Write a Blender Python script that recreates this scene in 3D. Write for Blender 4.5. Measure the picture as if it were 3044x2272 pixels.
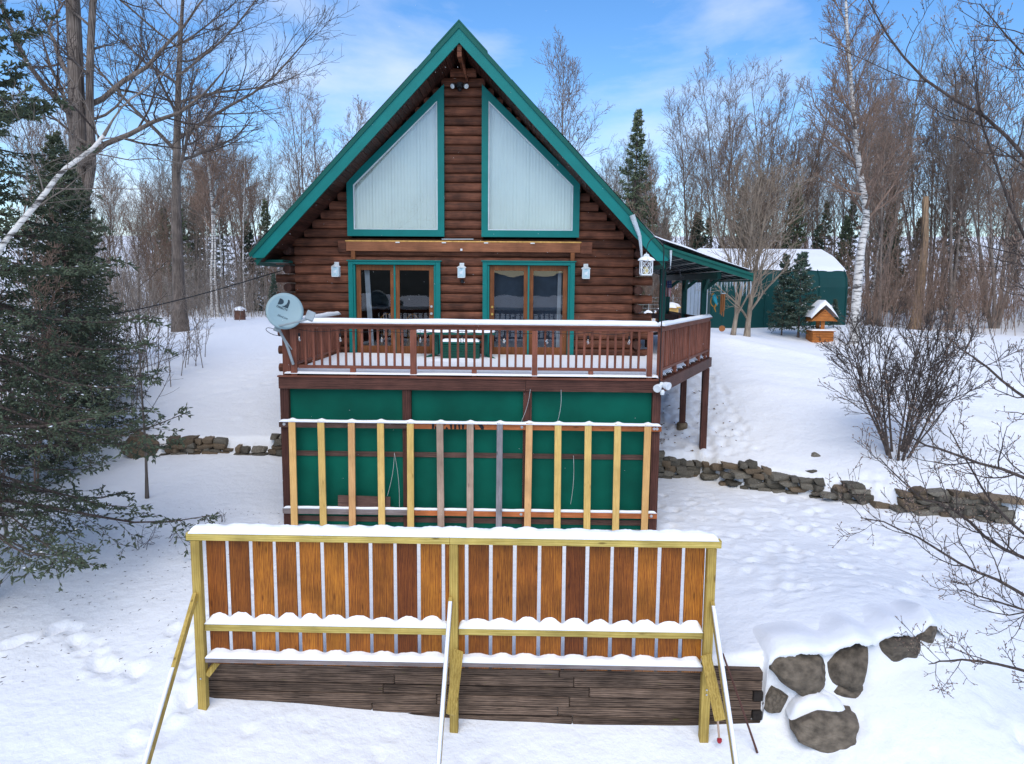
import bpy, math, random
import numpy as np
from mathutils import Vector, Matrix

S = bpy.context.scene
for o in list(bpy.data.objects):
    bpy.data.objects.remove(o)
COL = S.collection
PI = math.pi

# ------------------------------------------------------------------ camera
CAM = np.array([1.57, -18.3, 1.71])
PITCH, YAW, ROLL = math.radians(7.25), math.radians(1.2), math.radians(0.47)
cd = bpy.data.cameras.new('camera')
cam = bpy.data.objects.new('camera', cd)
COL.objects.link(cam)
S.camera = cam
cd.sensor_width = 36.0
cd.lens = 2250.0 / 3044.0 * 36.0
cd.clip_start = 0.1
cd.clip_end = 3000.0
fw = Vector((-math.sin(YAW) * math.cos(PITCH), math.cos(YAW) * math.cos(PITCH), -math.sin(PITCH)))
rt = Vector((math.cos(YAW), math.sin(YAW), 0))
upv = rt.cross(fw)
rt2 = rt * math.cos(ROLL) + upv * math.sin(ROLL)
up2 = upv * math.cos(ROLL) - rt * math.sin(ROLL)
m3 = Matrix((rt2, up2, -fw)).transposed()
cam.matrix_world = Matrix.Translation(Vector(CAM)) @ m3.to_4x4()

# ------------------------------------------------------------------ world
SUN_EL, SUN_ROT = math.radians(50), math.radians(184)   # rotation measured like the sky node (clockwise from +y)
w = bpy.data.worlds.new('World')
S.world = w
w.use_nodes = True
nt = w.node_tree
nt.nodes.clear()
def N(t, typ, **kw):
    n = t.nodes.new(typ)
    for k, v in kw.items():
        setattr(n, k, v)
    return n
sky = N(nt, 'ShaderNodeTexSky', sky_type='NISHITA', sun_disc=False, sun_elevation=SUN_EL, sun_rotation=SUN_ROT,
        air_density=1.0, dust_density=0.6, ozone_density=3.0, altitude=300)
hs = N(nt, 'ShaderNodeHueSaturation')
hs.inputs['Saturation'].default_value = 1.25
hs.inputs['Value'].default_value = 1.0
hs.inputs['Hue'].default_value = 0.503
tc = N(nt, 'ShaderNodeTexCoord')
mp = N(nt, 'ShaderNodeMapping')
mp.inputs['Scale'].default_value = (1.6, 1.6, 4.2)
mp.inputs['Location'].default_value = (4.2, 1.3, 0.1)
n1 = N(nt, 'ShaderNodeTexNoise')
n1.inputs['Scale'].default_value = 1.7
n1.inputs['Detail'].default_value = 9
n1.inputs['Roughness'].default_value = 0.55
n1.inputs['Distortion'].default_value = 0.25
cr = N(nt, 'ShaderNodeValToRGB')
cr.color_ramp.elements[0].position = 0.47
cr.color_ramp.elements[0].color = (0, 0, 0, 1)
cr.color_ramp.elements[1].position = 0.78
cr.color_ramp.elements[1].color = (0.8, 0.8, 0.8, 1)
mx = N(nt, 'ShaderNodeMix', data_type='RGBA')
mx.inputs['B'].default_value = (5.0, 5.2, 5.8, 1)
bg = N(nt, 'ShaderNodeBackground')
bg.inputs['Strength'].default_value = 0.13
wo = N(nt, 'ShaderNodeOutputWorld')
L = nt.links.new
L(sky.outputs[0], hs.inputs['Color'])
L(tc.outputs['Generated'], mp.inputs['Vector'])
L(mp.outputs[0], n1.inputs['Vector'])
L(n1.outputs['Fac'], cr.inputs[0])
L(cr.outputs[0], mx.inputs['Factor'])
L(hs.outputs[0], mx.inputs['A'])
L(mx.outputs['Result'], bg.inputs['Color'])
L(bg.outputs[0], wo.inputs[0])

# ------------------------------------------------------------------ sun (soft, through thin cloud)
sd = bpy.data.lights.new('sun', 'SUN')
sd.energy = 1.5
sd.angle = math.radians(58)
sd.color = (1.0, 0.92, 0.79)
sun = bpy.data.objects.new('sun', sd)
COL.objects.link(sun)
dirv = Vector((math.sin(SUN_ROT) * math.cos(SUN_EL), math.cos(SUN_ROT) * math.cos(SUN_EL), math.sin(SUN_EL)))
sun.rotation_euler = dirv.to_track_quat('Z', 'Y').to_euler()

S.view_settings.view_transform = 'Standard'
S.view_settings.look = 'None'
S.view_settings.exposure = 0.70
S.view_settings.gamma = 1.0
S.view_settings.use_curve_mapping = False
S.render.engine = 'CYCLES'
S.cycles.max_bounces = 5
S.cycles.diffuse_bounces = 3
S.cycles.glossy_bounces = 3
S.cycles.transmission_bounces = 4
S.cycles.transparent_max_bounces = 10

# ------------------------------------------------------------------ helpers
def nrm(a):
    return a / np.maximum(np.linalg.norm(a, axis=-1, keepdims=True), 1e-9)

def mk_mesh(name, V, faces, mat=None, smooth=False):
    """V (n,3); faces: list of int arrays (k, c)"""
    me = bpy.data.meshes.new(name)
    V = np.asarray(V, np.float32)
    faces = [np.asarray(f, np.int32) for f in faces if len(f)]
    me.vertices.add(len(V))
    me.vertices.foreach_set('co', V.ravel())
    nl = sum(f.size for f in faces)
    npol = sum(len(f) for f in faces)
    me.loops.add(nl)
    me.loops.foreach_set('vertex_index', np.concatenate([f.ravel() for f in faces]))
    me.polygons.add(npol)
    tot = np.concatenate([np.full(len(f), f.shape[1], np.int32) for f in faces])
    st = np.concatenate([[0], np.cumsum(tot)[:-1]]).astype(np.int32)
    me.polygons.foreach_set('loop_start', st)
    try:
        me.polygons.foreach_set('loop_total', tot)
    except Exception:
        pass
    if smooth:
        me.polygons.foreach_set('use_smooth', np.ones(npol, bool))
    me.update(calc_edges=True)
    me.validate()
    if mat:
        me.materials.append(mat)
    return me

ORG = {}          # world origin of every object we place (parents are only translated)
def org(o):
    return ORG.get(o.name, (0.0, 0.0, 0.0)) if o else (0.0, 0.0, 0.0)

def link(o, parent=None):
    COL.objects.link(o)
    if parent:
        o.parent = parent
    return o

def tag(o, label=None, cat=None, group=None, kind=None):
    if label: o['label'] = label
    if cat: o['category'] = cat
    if group: o['group'] = group
    if kind: o['kind'] = kind
    return o

def thing(name, loc, label, cat, group=None):
    o = bpy.data.objects.new(name, None)
    o.empty_display_size = 0.2
    COL.objects.link(o)
    o.location = loc
    ORG[o.name] = tuple(loc)
    return tag(o, label, cat, group)

class MB:
    """collects shapes in world coordinates and links them as one mesh"""
    def __init__(s):
        s.v = []; s.f = []
    def poly(s, vs, fs):
        b = len(s.v)
        s.v += [tuple(p) for p in vs]
        s.f += [tuple(i + b for i in f) for f in fs]
        return s
    def box(s, x0, x1, y0, y1, z0, z1, b=0.004):
        return s.obox(((x0+x1)/2, (y0+y1)/2, (z0+z1)/2), (1,0,0), (0,1,0), (0,0,1), (x1-x0)/2, (y1-y0)/2, (z1-z0)/2, b)
    def obox(s, c, ax, ay, az, hx, hy, hz, b=0.004):
        c = Vector(c); ax = Vector(ax); ay = Vector(ay); az = Vector(az)
        b = min(b, hx*0.45, hy*0.45, hz*0.45)
        if b <= 0:
            vs = [c + ax*(sx*hx) + ay*(sy*hy) + az*(sz*hz) for sx in (-1,1) for sy in (-1,1) for sz in (-1,1)]
            return s.poly(vs, [(0,1,3,2),(4,6,7,5),(0,4,5,1),(2,3,7,6),(0,2,6,4),(1,5,7,3)])
        vs = []; idx = {}
        for sx in (-1,1):
            for sy in (-1,1):
                for sz in (-1,1):
                    for k in range(3):
                        h = [hx-b, hy-b, hz-b]
                        h[k] += b
                        idx[(sx,sy,sz,k)] = len(vs)
                        vs.append(c + ax*(sx*h[0]) + ay*(sy*h[1]) + az*(sz*h[2]))
        g = idx; fs = []
        for q in (-1,1):
            o = [(-1,-1),(1,-1),(1,1),(-1,1)]
            f = [g[(q,a,d,0)] for a,d in o]; fs.append(f if q > 0 else f[::-1])
            f = [g[(d,q,a,1)] for a,d in o]; fs.append(f if q > 0 else f[::-1])
            f = [g[(a,d,q,2)] for a,d in o]; fs.append(f if q > 0 else f[::-1])
        for p in (-1,1):
            for q in (-1,1):
                e = [g[(p,q,-1,0)], g[(p,q,-1,1)], g[(p,q,1,1)], g[(p,q,1,0)]]; fs.append(e if p*q > 0 else e[::-1])
                e = [g[(p,-1,q,2)], g[(p,-1,q,0)], g[(p,1,q,0)], g[(p,1,q,2)]]; fs.append(e if p*q < 0 else e)
                e = [g[(-1,p,q,1)], g[(-1,p,q,2)], g[(1,p,q,2)], g[(1,p,q,1)]]; fs.append(e if p*q > 0 else e[::-1])
        for sx in (-1,1):
            for sy in (-1,1):
                for sz in (-1,1):
                    e = [g[(sx,sy,sz,0)], g[(sx,sy,sz,1)], g[(sx,sy,sz,2)]]
                    fs.append(e if sx*sy*sz > 0 else e[::-1])
        return s.poly(vs, fs)
    def beam(s, p0, p1, w, h, up=(0,0,1), b=0.004, ext=0.0):
        """box from p0 to p1, w across, h along up"""
        p0 = Vector(p0); p1 = Vector(p1)
        d = (p1-p0); ln = d.length; d.normalize()
        side = d.cross(Vector(up)).normalized()
        u = side.cross(d).normalized()
        return s.obox((p0+p1)/2, d, side, u, ln/2+ext, w/2, h/2, b)
    def prism(s, pts, d):
        """closed outline pts (3D, planar) extruded by vector d"""
        n = len(pts); d = Vector(d)
        a = [Vector(p) for p in pts]
        vs = a + [p + d for p in a]
        fs = [tuple(range(n-1,-1,-1)), tuple(range(n,2*n))] + [(i,(i+1)%n,n+(i+1)%n,n+i) for i in range(n)]
        return s.poly(vs, fs)
    def tube(s, pts, r, k=8, caps=True):
        pts = [Vector(p) for p in pts]
        if not hasattr(r, '__len__'): r = [r]*len(pts)
        vs = []; n = len(pts); prev = None
        for i,p in enumerate(pts):
            t = (pts[min(i+1,n-1)] - pts[max(i-1,0)]).normalized()
            if prev is None:
                ref = Vector((0,0,1)) if abs(t.z) < .9 else Vector((1,0,0))
                a = t.cross(ref).normalized()
            else:
                a = (prev - t*prev.dot(t)).normalized()
            prev = a; b = t.cross(a)
            for j in range(k):
                q = 2*PI*j/k
                vs.append(p + (a*math.cos(q) + b*math.sin(q))*r[i])
        fs = [(i*k+j, i*k+(j+1)%k, (i+1)*k+(j+1)%k, (i+1)*k+j) for i in range(n-1) for j in range(k)]
        if caps:
            fs += [tuple(range(k-1,-1,-1)), tuple(range((n-1)*k, n*k))]
        return s.poly(vs, fs)
    def lathe(s, c, prof, k=16, axis=(0,0,1)):
        """prof: list of (r, h) along axis from c"""
        ax = Vector(axis).normalized()
        ref = Vector((1,0,0)) if abs(ax.x) < .9 else Vector((0,1,0))
        a = ax.cross(ref).normalized(); b = ax.cross(a); c = Vector(c)
        vs = []
        for r,h in prof:
            for j in range(k):
                q = 2*PI*j/k
                vs.append(c + ax*h + (a*math.cos(q)+b*math.sin(q))*r)
        n = len(prof)
        fs = [(i*k+j, i*k+(j+1)%k, (i+1)*k+(j+1)%k, (i+1)*k+j) for i in range(n-1) for j in range(k)]
        fs += [tuple(range(k-1,-1,-1)), tuple(range((n-1)*k, n*k))]
        return s.poly(vs, fs)
    def build(s, name, mat, parent=None, smooth=False, **tg):
        ox,oy,oz = org(parent)
        me = bpy.data.meshes.new(name)
        me.from_pydata([(x-ox,y-oy,z-oz) for x,y,z in s.v], [], s.f)
        if smooth:
            me.polygons.foreach_set('use_smooth', [True]*len(me.polygons))
        me.materials.append(mat)
        o = link(bpy.data.objects.new(name, me), parent)
        ORG[o.name] = (ox,oy,oz)
        tag(o, **tg)
        return o

def npobj(name, V, faces, mat, parent=None, smooth=False, **tg):
    V = np.asarray(V, float) - np.array(org(parent))
    o = link(bpy.data.objects.new(name, mk_mesh(name, V, faces, mat, smooth)), parent)
    ORG[o.name] = org(parent)
    return tag(o, **tg)

def put(name, me, parent, loc):
    """one more object that shares a mesh; loc is a world position"""
    o = link(bpy.data.objects.new(name, me), parent)
    p = org(parent)
    o.location = (loc[0]-p[0], loc[1]-p[1], loc[2]-p[2])
    return o

# ------------------------------------------------------------------ materials
def newmat(name):
    m = bpy.data.materials.new(name)
    m.use_nodes = True
    t = m.node_tree
    return m, t, t.nodes['Principled BSDF']

def plain(name, c, rough=0.6, metal=0.0, var=0.12, scale=6.0, bump=0.0, bscale=40.0, rnd=0.0, spec=0.25):
    m, t, b = newmat(name)
    tc = N(t, 'ShaderNodeTexCoord')
    n = N(t, 'ShaderNodeTexNoise')
    n.inputs['Scale'].default_value = scale
    n.inputs['Detail'].default_value = 6
    t.links.new(tc.outputs['Object'], n.inputs['Vector'])
    mr = N(t, 'ShaderNodeMapRange')
    mr.inputs['From Min'].default_value = 0.25; mr.inputs['From Max'].default_value = 0.75
    mr.inputs['To Min'].default_value = 1 - var; mr.inputs['To Max'].default_value = 1 + var
    t.links.new(n.outputs['Fac'], mr.inputs['Value'])
    val = mr.outputs[0]
    if rnd:
        oi = N(t, 'ShaderNodeObjectInfo')
        m2 = N(t, 'ShaderNodeMapRange')
        m2.inputs['To Min'].default_value = 1 - rnd; m2.inputs['To Max'].default_value = 1 + rnd
        t.links.new(oi.outputs['Random'], m2.inputs['Value'])
        mm = N(t, 'ShaderNodeMath', operation='MULTIPLY')
        t.links.new(val, mm.inputs[0]); t.links.new(m2.outputs[0], mm.inputs[1])
        val = mm.outputs[0]
    vm = N(t, 'ShaderNodeVectorMath', operation='SCALE')
    vm.inputs[0].default_value = c[:3]
    t.links.new(val, vm.inputs['Scale'])
    t.links.new(vm.outputs[0], b.inputs['Base Color'])
    b.inputs['Roughness'].default_value = rough
    b.inputs['Metallic'].default_value = metal
    b.inputs['Specular IOR Level'].default_value = spec
    if bump:
        n2 = N(t, 'ShaderNodeTexNoise')
        n2.inputs['Scale'].default_value = bscale; n2.inputs['Detail'].default_value = 8
        t.links.new(tc.outputs['Object'], n2.inputs['Vector'])
        bp = N(t, 'ShaderNodeBump')
        bp.inputs['Strength'].default_value = bump; bp.inputs['Distance'].default_value = 0.02
        t.links.new(n2.outputs['Fac'], bp.inputs['Height'])
        t.links.new(bp.outputs[0], b.inputs['Normal'])
    return m

def wood(name, c1, c2, axis='x', grain=14.0, rough=0.65, rnd=0.18, worn=None, wornamt=0.62, knots=0.0, bump=0.35, stain=0.25, hue=0.0, ring=0.30):
    """grain runs along axis; every object gets its own offset and tone"""
    m, t, b = newmat(name)
    lk = t.links.new
    tc = N(t, 'ShaderNodeTexCoord'); oi = N(t, 'ShaderNodeObjectInfo')
    of = N(t, 'ShaderNodeVectorMath', operation='SCALE')
    of.inputs[0].default_value = (37.0, 53.0, 71.0)
    lk(oi.outputs['Random'], of.inputs['Scale'])
    ad = N(t, 'ShaderNodeVectorMath', operation='ADD')
    lk(tc.outputs['Object'], ad.inputs[0]); lk(of.outputs[0], ad.inputs[1])
    mp = N(t, 'ShaderNodeMapping')
    sc = [grain]*3
    sc['xyz'.index(axis)] = grain*0.05
    mp.inputs['Scale'].default_value = sc
    lk(ad.outputs[0], mp.inputs['Vector'])
    n = N(t, 'ShaderNodeTexNoise')
    n.inputs['Scale'].default_value = 1.0; n.inputs['Detail'].default_value = 9
    n.inputs['Roughness'].default_value = 0.62; n.inputs['Distortion'].default_value = 1.1
    lk(mp.outputs[0], n.inputs['Vector'])
    n3 = N(t, 'ShaderNodeTexNoise')
    n3.inputs['Scale'].default_value = 2.6; n3.inputs['Detail'].default_value = 5
    lk(ad.outputs[0], n3.inputs['Vector'])
    r = N(t, 'ShaderNodeValToRGB')
    r.color_ramp.elements[0].position = 0.33; r.color_ramp.elements[0].color = (*c1, 1)
    r.color_ramp.elements[1].position = 0.68; r.color_ramp.elements[1].color = (*c2, 1)
    wv = N(t, 'ShaderNodeTexWave', wave_type='BANDS', bands_direction='Z' if axis == 'x' else 'X')
    mpw = N(t, 'ShaderNodeMapping')
    sw = [1.0]*3; sw['xyz'.index(axis)] = 0.10
    mpw.inputs['Scale'].default_value = sw
    lk(ad.outputs[0], mpw.inputs['Vector']); lk(mpw.outputs[0], wv.inputs['Vector'])
    wv.inputs['Scale'].default_value = grain*0.75; wv.inputs['Distortion'].default_value = 7.0
    wv.inputs['Detail'].default_value = 3.0; wv.inputs['Detail Scale'].default_value = 1.4; wv.inputs['Detail Roughness'].default_value = 0.65
    nf_ = N(t, 'ShaderNodeTexNoise'); nf_.inputs['Scale'].default_value = 4.0; nf_.inputs['Detail'].default_value = 4
    lk(mp.outputs[0], nf_.inputs['Vector'])
    mw = N(t, 'ShaderNodeMix'); mw.inputs['Factor'].default_value = ring
    lk(n.outputs['Fac'], mw.inputs['A']); lk(wv.outputs['Fac'], mw.inputs['B'])
    mf = N(t, 'ShaderNodeMix'); mf.inputs['Factor'].default_value = 0.30
    lk(mw.outputs['Result'], mf.inputs['A']); lk(nf_.outputs['Fac'], mf.inputs['B'])
    lk(mf.outputs['Result'], r.inputs[0])
    col = r.outputs[0]
    if worn:
        wr = N(t, 'ShaderNodeValToRGB')
        wr.color_ramp.elements[0].position = wornamt; wr.color_ramp.elements[1].position = wornamt + 0.05
        mp2 = N(t, 'ShaderNodeMapping')
        s2 = [5.0]*3; s2['xyz'.index(axis)] = 1.3
        mp2.inputs['Scale'].default_value = s2
        lk(ad.outputs[0], mp2.inputs['Vector'])
        n4 = N(t, 'ShaderNodeTexNoise')
        n4.inputs['Scale'].default_value = 1.5; n4.inputs['Detail'].default_value = 10; n4.inputs['Roughness'].default_value = 0.7
        lk(mp2.outputs[0], n4.inputs['Vector'])
        lk(n4.outputs['Fac'], wr.inputs[0])
        mm = N(t, 'ShaderNodeMix', data_type='RGBA')
        mm.inputs['B'].default_value = (*worn, 1)
        lk(wr.outputs[0], mm.inputs['Factor']); lk(col, mm.inputs['A'])
        col = mm.outputs['Result']
    if knots:
        mp3 = N(t, 'ShaderNodeMapping')
        s3 = [9.0]*3; s3['xyz'.index(axis)] = 2.6
        mp3.inputs['Scale'].default_value = s3
        lk(ad.outputs[0], mp3.inputs['Vector'])
        vo = N(t, 'ShaderNodeTexVoronoi')
        vo.inputs['Scale'].default_value = 1.0
        lk(mp3.outputs[0], vo.inputs['Vector'])
        kr = N(t, 'ShaderNodeValToRGB')
        kr.color_ramp.elements[0].position = 0.06; kr.color_ramp.elements[0].color = (1,1,1,1)
        kr.color_ramp.elements[1].position = 0.16; kr.color_ramp.elements[1].color = (0,0,0,1)
        lk(vo.outputs['Distance'], kr.inputs[0])
        km = N(t, 'ShaderNodeMath', operation='MULTIPLY')
        km.inputs[1].default_value = knots
        lk(kr.outputs[0], km.inputs[0])
        mm = N(t, 'ShaderNodeMix', data_type='RGBA')
        mm.inputs['B'].default_value = (c1[0]*.3, c1[1]*.25, c1[2]*.25, 1)
        lk(km.outputs[0], mm.inputs['Factor']); lk(col, mm.inputs['A'])
        col = mm.outputs['Result']
    m1 = N(t, 'ShaderNodeMapRange')
    m1.inputs['From Min'].default_value = 0.3; m1.inputs['From Max'].default_value = 0.7
    m1.inputs['To Min'].default_value = 1 - stain; m1.inputs['To Max'].default_value = 1 + stain
    lk(n3.outputs['Fac'], m1.inputs['Value'])
    m2 = N(t, 'ShaderNodeMapRange')
    m2.inputs['To Min'].default_value = 1 - rnd; m2.inputs['To Max'].default_value = 1 + rnd
    lk(oi.outputs['Random'], m2.inputs['Value'])
    mu = N(t, 'ShaderNodeMath', operation='MULTIPLY')
    lk(m1.outputs[0], mu.inputs[0]); lk(m2.outputs[0], mu.inputs[1])
    hs = N(t, 'ShaderNodeHueSaturation')
    lk(mu.outputs[0], hs.inputs['Value']); lk(col, hs.inputs['Color'])
    if hue:
        m5 = N(t, 'ShaderNodeMapRange')
        m5.inputs['To Min'].default_value = 0.5 - hue; m5.inputs['To Max'].default_value = 0.5 + hue
        fr = N(t, 'ShaderNodeMath', operation='FRACT')
        m7 = N(t, 'ShaderNodeMath', operation='MULTIPLY'); m7.inputs[1].default_value = 7.31
        lk(oi.outputs['Random'], m7.inputs[0]); lk(m7.outputs[0], fr.inputs[0]); lk(fr.outputs[0], m5.inputs['Value'])
        lk(m5.outputs[0], hs.inputs['Hue'])
    lk(hs.outputs[0], b.inputs['Base Color'])
    b.inputs['Roughness'].default_value = rough
    b.inputs['Specular IOR Level'].default_value = 0.2
    bp = N(t, 'ShaderNodeBump')
    bp.inputs['Strength'].default_value = bump; bp.inputs['Distance'].default_value = 0.01
    lk(mf.outputs['Result'], bp.inputs['Height'])
    lk(bp.outputs[0], b.inputs['Normal'])
    return m

def snowmat(name, c, bumps=((9.0, 0.10, 0.05), (60.0, 0.25, 0.01))):
    m, t, b = newmat(name)
    lk = t.links.new
    tc = N(t, 'ShaderNodeTexCoord')
    prev = None
    for s, st, ds in bumps:
        n = N(t, 'ShaderNodeTexNoise')
        n.inputs['Scale'].default_value = s; n.inputs['Detail'].default_value = 7
        lk(tc.outputs['Object'], n.inputs['Vector'])
        bp = N(t, 'ShaderNodeBump')
        bp.inputs['Strength'].default_value = st; bp.inputs['Distance'].default_value = ds
        lk(n.outputs['Fac'], bp.inputs['Height'])
        if prev: lk(prev.outputs[0], bp.inputs['Normal'])
        prev = bp
    lk(prev.outputs[0], b.inputs['Normal'])
    b.inputs['Base Color'].default_value = (*c, 1)
    b.inputs['Roughness'].default_value = 0.7
    b.inputs['Specular IOR Level'].default_value = 0.25
    b.inputs['Subsurface Weight'].default_value = 0.0
    return m

def glassmat(name, rough=0.0, tint=(0.92, 0.96, 0.97), boost=0.06):
    m, t, b = newmat(name)
    t.nodes.remove(b)
    lk = t.links.new
    out = t.nodes['Material Output']
    tr = N(t, 'ShaderNodeBsdfTransparent'); tr.inputs[0].default_value = (*tint, 1)
    gl = N(t, 'ShaderNodeBsdfGlossy'); gl.inputs['Roughness'].default_value = rough
    fr = N(t, 'ShaderNodeFresnel'); fr.inputs['IOR'].default_value = 1.5
    ad = N(t, 'ShaderNodeMath', operation='ADD'); ad.inputs[1].default_value = boost; ad.use_clamp = True
    lk(fr.outputs[0], ad.inputs[0])
    n = N(t, 'ShaderNodeTexNoise'); n.inputs['Scale'].default_value = 1.3
    tc = N(t, 'ShaderNodeTexCoord'); lk(tc.outputs['Object'], n.inputs['Vector'])
    bp = N(t, 'ShaderNodeBump'); bp.inputs['Strength'].default_value = 0.03; bp.inputs['Distance'].default_value = 0.05
    lk(n.outputs['Fac'], bp.inputs['Height']); lk(bp.outputs[0], gl.inputs['Normal'])
    mx = N(t, 'ShaderNodeMixShader')
    lk(ad.outputs[0], mx.inputs[0]); lk(tr.outputs[0], mx.inputs[1]); lk(gl.outputs[0], mx.inputs[2])
    lk(mx.outputs[0], out.inputs[0])
    return m

def bark(name, c1, c2, rough=0.9, sc=8.0, rnd=0.2, bump=0.6):
    return wood(name, c1, c2, axis='z', grain=sc, rough=rough, rnd=rnd, bump=bump, stain=0.3)

def birchmat(name):
    m, t, b = newmat(name)
    lk = t.links.new
    tc = N(t, 'ShaderNodeTexCoord')
    mp = N(t, 'ShaderNodeMapping'); mp.inputs['Scale'].default_value = (3.0, 3.0, 16.0)
    lk(tc.outputs['Object'], mp.inputs['Vector'])
    n = N(t, 'ShaderNodeTexNoise'); n.inputs['Scale'].default_value = 1.0; n.inputs['Detail'].default_value = 6; n.inputs['Roughness'].default_value = 0.7
    lk(mp.outputs[0], n.inputs['Vector'])
    r = N(t, 'ShaderNodeValToRGB')
    r.color_ramp.elements[0].position = 0.40; r.color_ramp.elements[0].color = (0.05, 0.042, 0.038, 1)
    r.color_ramp.elements[1].position = 0.52; r.color_ramp.elements[1].color = (0.66, 0.63, 0.58, 1)
    lk(n.outputs['Fac'], r.inputs[0]); lk(r.outputs[0], b.inputs['Base Color'])
    b.inputs['Roughness'].default_value = 0.7
    return m

M = {}
M['snow'] = snowmat('snow', (0.88, 0.89, 0.905), ((9.0, 0.18, 0.05), (45.0, 0.35, 0.012)))
M['ground'] = snowmat('snow_ground', (0.86, 0.875, 0.89), ((2.2, 0.30, 0.12), (7.0, 0.42, 0.06), (22.0, 0.24, 0.025), (80.0, 0.25, 0.008)))
M['log'] = wood('log_stain', (0.034, 0.013, 0.008), (0.195, 0.071, 0.038), 'x', 15, 0.6, 0.32, worn=(0.32, 0.14, 0.045), wornamt=0.675, knots=0.5, bump=0.8, stain=0.5, ring=0.22)
M['logend'] = wood('log_end_grain', (0.030, 0.014, 0.010), (0.10, 0.045, 0.032), 'z', 20, 0.7, 0.25)
M['sof'] = wood('soffit_board', (0.020, 0.009, 0.007), (0.075, 0.028, 0.018), 'y', 12, 0.6, 0.3)
M['teal'] = plain('teal_trim_paint', (0.001, 0.165, 0.150), 0.5, var=0.10, scale=3.0, bump=0.04)
M['metalgreen'] = plain('green_metal_roof', (0.001, 0.085, 0.066), 0.5, var=0.12, scale=2.0)
M['porchgreen'] = plain('dark_green_porch_paint', (0.001, 0.058, 0.048), 0.5, var=0.15)
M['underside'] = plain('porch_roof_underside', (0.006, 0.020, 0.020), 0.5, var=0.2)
M['strap'] = plain('pale_strapping', (0.55, 0.56, 0.55), 0.7, var=0.2)
M['rail'] = wood('rail_stain', (0.13, 0.045, 0.027), (0.25, 0.090, 0.056), 'x', 16, 0.6, 0.15, worn=(0.48, 0.32, 0.25), wornamt=0.73, bump=0.3)
M['railz'] = wood('baluster_stain', (0.13, 0.045, 0.027), (0.245, 0.088, 0.055), 'z', 16, 0.6, 0.15, worn=(0.45, 0.27, 0.20), wornamt=0.735, bump=0.3)
M['fascia'] = wood('deck_fascia_stain', (0.050, 0.020, 0.014), (0.120, 0.050, 0.036), 'x', 12, 0.6, 0.12)
M['post'] = wood('deck_post_stain', (0.045, 0.017, 0.012), (0.115, 0.045, 0.032), 'z', 12, 0.6, 0.15, worn=(0.25, 0.11, 0.06), wornamt=0.75)
M['panel'] = plain('green_panel_sheet', (0.001, 0.092, 0.060), 0.65, var=0.34, scale=1.1, spec=0.12, bump=0.25, bscale=2.5)
M['slat'] = wood('new_pine_slat', (0.56, 0.32, 0.095), (0.76, 0.50, 0.185), 'z', 22, 0.6, 0.08, knots=0.5, bump=0.25, stain=0.12, hue=0.012)
M['slatpeach'] = wood('peach_pine_slat', (0.52, 0.26, 0.10), (0.70, 0.42, 0.19), 'z', 22, 0.65, 0.08, knots=0.5, bump=0.25, stain=0.14)
M['slatgrey'] = wood('weathered_slat', (0.30, 0.20, 0.14), (0.47, 0.35, 0.27), 'z', 22, 0.8, 0.1, knots=0.5, bump=0.4)
M['slatblue'] = wood('silver_grey_slat', (0.17, 0.155, 0.16), (0.31, 0.29, 0.30), 'z', 22, 0.8, 0.05, knots=0.6, bump=0.4)
M['orange'] = wood('cedar_board', (0.26, 0.070, 0.020), (0.46, 0.150, 0.050), 'x', 18, 0.65, 0.12, knots=0.6)
M['greyboard'] = wood('grey_weathered_board', (0.13, 0.105, 0.10), (0.25, 0.21, 0.20), 'x', 18, 0.85, 0.1)
M['brownboard'] = wood('brown_board', (0.055, 0.030, 0.024), (0.14, 0.08, 0.062), 'x', 18, 0.7, 0.15)
M['fence'] = wood('stained_fence_board', (0.15, 0.040, 0.007), (0.40, 0.130, 0.016), 'z', 13, 0.5, 0.34, knots=0.55, bump=0.3, stain=0.3, hue=0.015)
M['treated'] = wood('treated_lumber_post', (0.33, 0.215, 0.045), (0.52, 0.37, 0.10), 'z', 16, 0.65, 0.1, knots=0.7, bump=0.3)
M['treatedx'] = wood('treated_lumber_rail', (0.35, 0.25, 0.055), (0.55, 0.43, 0.13), 'x', 16, 0.65, 0.1, knots=0.75, bump=0.3)
M['timber'] = wood('old_timber', (0.022, 0.014, 0.010), (0.185, 0.125, 0.088), 'x', 17, 0.85, 0.3, worn=(0.11, 0.10, 0.028), wornamt=0.64, knots=0.5, bump=0.7, stain=0.4)
M['timberend'] = plain('timber_end_grain', (0.022, 0.017, 0.014), 0.9, var=0.4, scale=18, bump=0.4)
M['stone'] = plain('field_stone', (0.135, 0.120, 0.094), 0.9, var=0.6, scale=7.0, bump=0.6, bscale=16, rnd=0.35)
M['stoneb'] = plain('rusty_field_stone', (0.165, 0.122, 0.080), 0.9, var=0.5, scale=8.0, bump=0.6, bscale=16, rnd=0.3)
M['boulder'] = plain('boulder_rock', (0.130, 0.105, 0.078), 0.9, var=0.6, scale=3.5, bump=0.9, bscale=11, rnd=0.2)
M['white'] = plain('white_paint', (0.70, 0.73, 0.74), 0.5, var=0.06)
M['lampwhite'] = plain('white_lantern', (0.66, 0.72, 0.74), 0.45, var=0.1)
M['black'] = plain('black_metal', (0.012, 0.012, 0.014), 0.45, var=0.2)
M['chrome'] = plain('galvanised_metal', (0.55, 0.55, 0.55), 0.35, metal=0.9, var=0.1)
M['brass'] = plain('brass', (0.55, 0.36, 0.10), 0.35, metal=0.9, var=0.1)
M['doorwood'] = wood('door_wood', (0.115, 0.040, 0.014), (0.24, 0.090, 0.032), 'z', 16, 0.5, 0.12, worn=(0.42, 0.21, 0.06), wornamt=0.66)
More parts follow.
